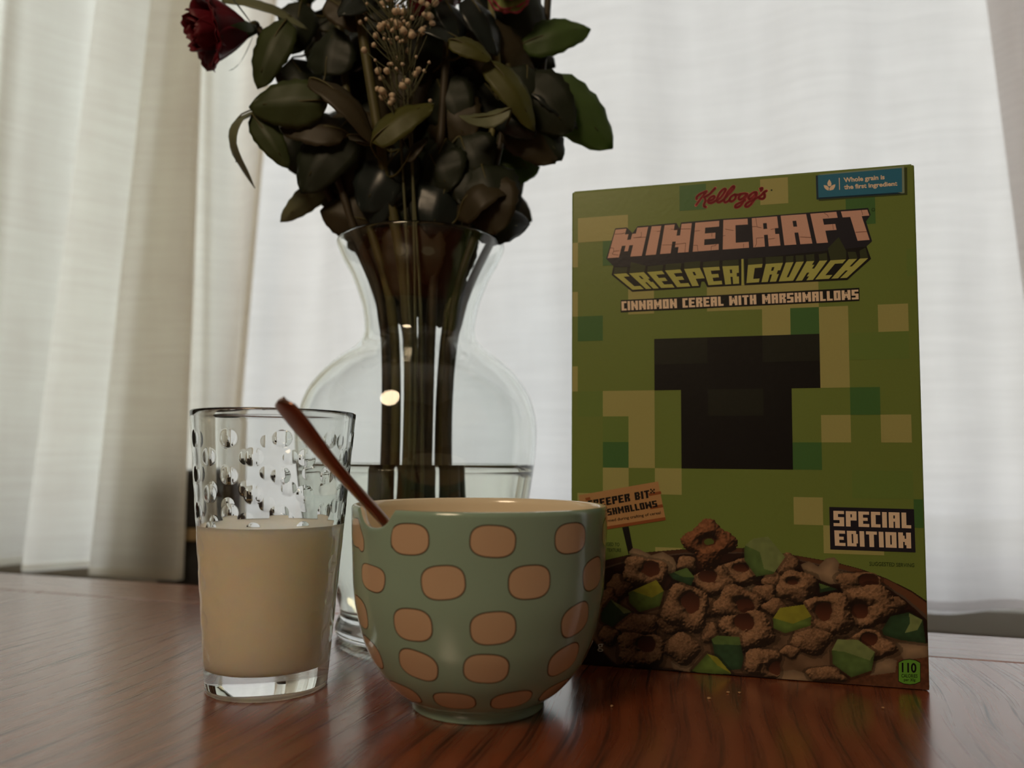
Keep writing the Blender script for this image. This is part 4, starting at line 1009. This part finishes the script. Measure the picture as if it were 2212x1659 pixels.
# blue badge
flat('badge_shadow', [A['blue_shadow']], C_['shadow'], 2)
bb_ = flat('whole_grain_badge', [A['blue_dark']], C_['bluedark'], 3)
flat('badge_edge', [A['blue_light']], C_['bluelight'], 4, bb_)
flat('badge_face', [A['blue']], C_['blue'], 5, bb_)
flat('leaf_icon', A['icon'], C_['cream'], 6, bb_); flat('divider_line', [A['blue_line']], C_['cream'], 6, bb_)
def text_obj(name, s, q, mat, level, parent=None, bold=0.0, cap=.73, has_desc=False):
    """Blender's built-in face, fitted to a four-cornered patch (cap height = patch height)"""
    cu = bpy.data.curves.new(name, 'FONT'); cu.body = s; cu.size = 1.0; cu.offset = bold; cu.resolution_u = 3
    tmp = bpy.data.objects.new(name, cu); COL.objects.link(tmp)
    dg = bpy.context.evaluated_depsgraph_get()
    me = bpy.data.meshes.new_from_object(tmp.evaluated_get(dg))
    bpy.data.objects.remove(tmp); bpy.data.curves.remove(cu)
    xs = [v.co.x for v in me.vertices]; x0, x1 = min(xs), max(xs)
    y = -.00003 - .00006 * level
    for v in me.vertices:
        u, w = bil(q, (v.co.x - x0) / (x1 - x0), 1 - v.co.y / cap)
        v.co = (u / 1000, y, w / 1000)
    me.materials.clear(); me.materials.append(mat)
    o = bpy.data.objects.new(name, me); COL.objects.link(o); o.parent = parent or cb
    return o
text_obj('badge_text', 'Whole grain is', A['t_whole'], C_['cream'], 6, bb_, .032)
text_obj('badge_text', 'the first ingredient', A['t_first'], C_['cream'], 6, bb_, .032)
text_obj('small_print', 'SUGGESTED SERVING', A['t_sugg'], C_['text'], 3)
text_obj('small_print', 'ENLARGED TO', A['t_enl'], C_['text'], 3)
text_obj('small_print', 'SHOW TEXTURE', A['t_show'], C_['text'], 3)
# printed wooden sign
flat('sign_post', [A['post']], C_['black'], 2)
sg = flat('printed_sign', [A['sign']], C_['signc'], 3)
flat('sign_grain', A['sign_stripes'], C_['signd'], 4, sg)
for ch, ps in string_polys('CREEPER BIT', A['t_bit']) + string_polys('MARSHMALLOWS', A['t_marsh']): flat('pixel_letter', ps, C_['black'], 5, sg)
text_obj('sign_text', 'formed during crafting of cereal', A['t_craft'], C_['black'], 5, sg, .01)
sx, sy = A['star']
flat('star_mark', [[(sx + a - .5, sy + b - .5), (sx + a + .5, sy + b - .5), (sx + a + .5, sy + b + .5), (sx + a - .5, sy + b + .5)] for a, b in ((-.95, .95), (.95, .95), (0, 0), (-.95, -.95), (.95, -.95))], C_['black'], 5, sg)
bg = flat('calorie_badge', [A['badge']], C_['black'], 3)
bc = (sum(p[0] for p in A['badge']) / len(A['badge']), sum(p[1] for p in A['badge']) / len(A['badge']))
flat('badge_face', [[(bc[0] + (a - bc[0]) * .95, bc[1] + (b - bc[1]) * .95) for a, b in A['badge']]], C_['badge'], 4, bg)
text_obj('badge_text', '110', A['t_110'], C_['black'], 5, bg, .03)
text_obj('badge_text', 'CALORIES', A['t_cal'], C_['black'], 5, bg, .01)
text_obj('badge_text', 'per 30g', A['t_per'], C_['black'], 5, bg, .01)
text_obj('net_weight_text', '227 g', A['t_g'], C_['white'], 3)

# ---- the printed photograph of cereal: a colour print held as vertex colours on a fine grid
def cereal_print():
    st_ = .33
    nx, ny = int(206.3 / st_), int(116 / st_)
    X, Y = np.meshgrid(.4 + np.arange(nx + 1) * st_, .6 + np.arange(ny + 1) * st_)
    rg = np.random.RandomState(4)
    def noise(sc, seed):
        r = np.random.RandomState(seed); gx, gy = int(210 / sc) + 3, int(120 / sc) + 3
        g = r.rand(gy, gx); fx, fy = X / sc, Y / sc
        ix, iy = fx.astype(int), fy.astype(int); tx, ty = fx - ix, fy - iy
        tx, ty = tx * tx * (3 - 2 * tx), ty * ty * (3 - 2 * ty)
        return (g[iy, ix] * (1 - tx) + g[iy, ix + 1] * tx) * (1 - ty) + (g[iy + 1, ix] * (1 - tx) + g[iy + 1, ix + 1] * tx) * ty
    n1, n2, n3, n4 = noise(1.1, 1), noise(2.4, 2), noise(5.5, 3), noise(.6, 5)
    nz = .34 * n1 + .3 * n2 + .16 * n3 + .2 * n4
    def inside(poly):
        P = np.array(poly); res = np.zeros(X.shape, bool); j = len(P) - 1
        for i in range(len(P)):
            c = ((P[i, 1] > Y) != (P[j, 1] > Y)) & (X < (P[j, 0] - P[i, 0]) * (Y - P[i, 1]) / (P[j, 1] - P[i, 1] + 1e-9) + P[i, 0]); res ^= c; j = i
        return res
    def edge_dist(poly):
        P = np.array(poly); d = np.full(X.shape, 99.)
        for i in range(len(P)):
            a, b = P[i], P[(i + 1) % len(P)]; ab = b - a
            t = np.clip(((X - a[0]) * ab[0] + (Y - a[1]) * ab[1]) / (ab @ ab + 1e-9), 0, 1)
            d = np.minimum(d, np.hypot(X - a[0] - t * ab[0], Y - a[1] - t * ab[1]))
        return d
    top = np.array(A['pic_top']); rim_ = np.array(A['rim_in'])
    ytop = np.interp(X, top[:, 0], top[:, 1]); yin = np.interp(X, rim_[:, 0], rim_[:, 1])
    mask = Y < ytop
    col = np.zeros(X.shape + (3,)); col[:] = (.045, .016, .010)
    col *= (.8 + .5 * n2)[..., None]
    # wooden rim of the printed bowl
    rimz = (Y < ytop) & (Y > yin - 1.0)
    rt = np.clip((ytop - Y) / np.maximum(ytop - yin + 1.0, .5), 0, 1)
    wood = np.stack([.05 + .22 * X / 206 * (rt > .12) * (rt < .75), .022 + .085 * X / 206 * (rt > .12) * (rt < .75), .014 + .035 * X / 206 * (rt > .12) * (rt < .75)], -1)
    col[rimz] = wood[rimz]
    hl = (np.abs(rt - .85) < .10) & rimz
    col[hl] = col[hl] * .5 + np.array((.30, .22, .16)) * .5
    # lower part: milk, then the near rim of the bowl and the wooden board at the bottom
    yb = 2 + 44 * np.clip((30 - X) / 34, 0, 1) ** 1.4 + 22 * np.clip((X - 120) / 90, 0, 1) ** 1.8
    bowlin = (Y > yb) & (Y < yin - 22)
    mk = np.array((.34, .20, .115)); col[bowlin] = mk * (.55 + .6 * n3[bowlin])[:, None]
    board = (Y <= yb)
    bcol = np.where((X > 100)[..., None], np.array((.22, .085, .04)) * (.7 + .6 * noise(1.3, 9))[..., None] * np.clip((X - 90) / 90, .2, 1)[..., None], np.array((.016, .010, .009)))
    col[board] = bcol[board]
    edge = np.abs(Y - yb) < .9
    col[edge] = col[edge] * .6 + np.array((.16, .08, .05)) * .4
    for p in A['cream']:
        m = inside(p); d = edge_dist(p)
        sh = .62 + .55 * np.clip(d / 5, 0, 1) - .12 * n2
        col[m] = (np.array((.60, .41, .25)) * sh[..., None])[m]; mask |= m
    for ii, (cx, cy, rx, ry, hx, hy, hrx, hry) in enumerate(A['rings']):
        big = ii == len(A['rings']) - 1
        dx, dy = (X - cx) / rx, (Y - cy) / ry
        th = np.arctan2(dy, dx); ph = 0 if big else (ii * 1.7) % 6.28
        lob = 1 + (.17 if big else .10) * np.cos(4 * th + (0 if big else ph)) + .05 * np.cos(3 * th + ii) + .05 * (n2 - .5) + .07 * (n1 - .5)
        rr = np.hypot(dx, dy) / (lob * (.88 if big else .95))
        m = rr < 1
        # contact shade printed around each piece
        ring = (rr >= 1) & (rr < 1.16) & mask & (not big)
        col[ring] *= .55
        if hrx:
            hr = np.hypot((X - hx) / hrx, (Y - hy) / hry) / (1 + .12 * np.cos(2 * th + ii) + .2 * (n2 - .5))
            hole = hr < 1; hd = np.hypot(hx - cx, hy - cy)
            mid = np.clip((np.minimum(hr, 9) - 1) / 1.6, 0, 1)
            hgt = np.sqrt(np.clip(1 - rr ** 2.4, 0, 1)) * np.sqrt(np.clip(mid, 0, 1)) ** .7
        else:
            hole = np.zeros(X.shape, bool); hgt = np.sqrt(np.clip(1 - rr ** 2.4, 0, 1))
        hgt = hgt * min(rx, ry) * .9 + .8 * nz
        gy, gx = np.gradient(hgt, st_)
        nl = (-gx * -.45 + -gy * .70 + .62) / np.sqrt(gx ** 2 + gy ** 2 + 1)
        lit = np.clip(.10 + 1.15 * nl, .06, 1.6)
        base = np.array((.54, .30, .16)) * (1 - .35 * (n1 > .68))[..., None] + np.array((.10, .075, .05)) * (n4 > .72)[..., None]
        if big: base = np.array((.42, .17, .075)) * (.8 + .45 * n1)[..., None]
        c = base * lit[..., None] * (.72 + .5 * nz)[..., None]
        cc = m & ~hole
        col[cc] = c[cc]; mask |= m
        hh = hole & m
        if hrx:
            hin = np.clip(.25 + .5 * ((Y - hy) / hry < -.1), 0, 1)
            hc = np.array((.15, .045, .022)) * (.45 + .9 * np.clip((hy - Y) / hry * .6 + .5, 0, 1))[..., None]
            if big:
                keep = hr < .72
                col[hh] = hc[hh]
                col[hh & keep] = (.16, .23, .045)
            else: col[hh] = hc[hh]
    for out, c0_, fac, c1_ in A['mallow']:
        m = inside(out); d = edge_dist(out)
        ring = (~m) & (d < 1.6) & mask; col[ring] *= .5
        sh = (.62 + .45 * np.clip(d / 3, 0, 1)) * (.82 + .34 * n2)
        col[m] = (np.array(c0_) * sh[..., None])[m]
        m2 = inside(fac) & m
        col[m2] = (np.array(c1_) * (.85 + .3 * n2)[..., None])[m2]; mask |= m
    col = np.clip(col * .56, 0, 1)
    cell = mask[:-1, :-1] & mask[1:, :-1] & mask[:-1, 1:] & mask[1:, 1:]
    idx = np.arange(X.size).reshape(X.shape)
    F = np.stack([idx[:-1, :-1][cell], idx[:-1, 1:][cell], idx[1:, 1:][cell], idx[1:, :-1][cell]], -1)
    used = np.unique(F); rem = np.full(X.size, -1); rem[used] = np.arange(len(used))
    F = rem[F]; V = np.stack([X.ravel()[used] / 1000, np.full(len(used), -.00016), Y.ravel()[used] / 1000], -1)
    cc = np.concatenate([col.reshape(-1, 3)[used], np.ones((len(used), 1))], 1)
    me = bpy.data.meshes.new('cereal_picture')
    me.vertices.add(len(V)); me.vertices.foreach_set('co', V.ravel())
    me.loops.add(F.size); me.loops.foreach_set('vertex_index', F.ravel().astype(np.int32))
    me.polygons.add(len(F)); me.polygons.foreach_set('loop_start', (np.arange(len(F)) * 4).astype(np.int32))
    try: me.polygons.foreach_set('loop_total', np.full(len(F), 4, np.int32))
    except Exception: pass
    me.update(calc_edges=True); me.validate()
    at = me.color_attributes.new('print', 'FLOAT_COLOR', 'POINT')
    at.data.foreach_set('color', cc.astype(np.float32).ravel())
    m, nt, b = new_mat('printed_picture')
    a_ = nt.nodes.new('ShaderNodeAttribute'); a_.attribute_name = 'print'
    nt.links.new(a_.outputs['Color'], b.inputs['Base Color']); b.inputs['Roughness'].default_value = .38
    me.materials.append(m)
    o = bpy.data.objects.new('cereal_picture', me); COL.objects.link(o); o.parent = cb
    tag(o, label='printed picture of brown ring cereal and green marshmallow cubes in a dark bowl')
    return o
cereal_print()

# ---- crumbs on the table
rnd = random.Random(3)
for k, (x, y) in enumerate([(0.1222, 0.4409), (0.1285, 0.4402), (0.0539, 0.415), (0.1971, 0.4155), (0.1089, 0.4297)]):
    bm = bmesh.new(); bmesh.ops.create_icosphere(bm, subdivisions=1, radius=.0011)
    for v in bm.verts: v.co *= rnd.uniform(.6, 1.2); v.co.z *= .55
    me = bpy.data.meshes.new('crumb'); bm.to_mesh(me); bm.free(); me.materials.append(M['crumb'])
    o = bpy.data.objects.new('crumb', me); COL.objects.link(o); o.location = (x, y, T + .0005)
    tag(o, ['tiny pale crumb, left one of the close pair in front of the cereal box', 'tiny pale crumb, right one of the close pair in front of the cereal box', 'tiny pale crumb on the table nearest the foot of the patterned bowl', 'tiny pale crumb before the right corner of the cereal box', 'tiny pale crumb just left of the close pair before the cereal box'][k], 'crumb', 'crumbs on the table')
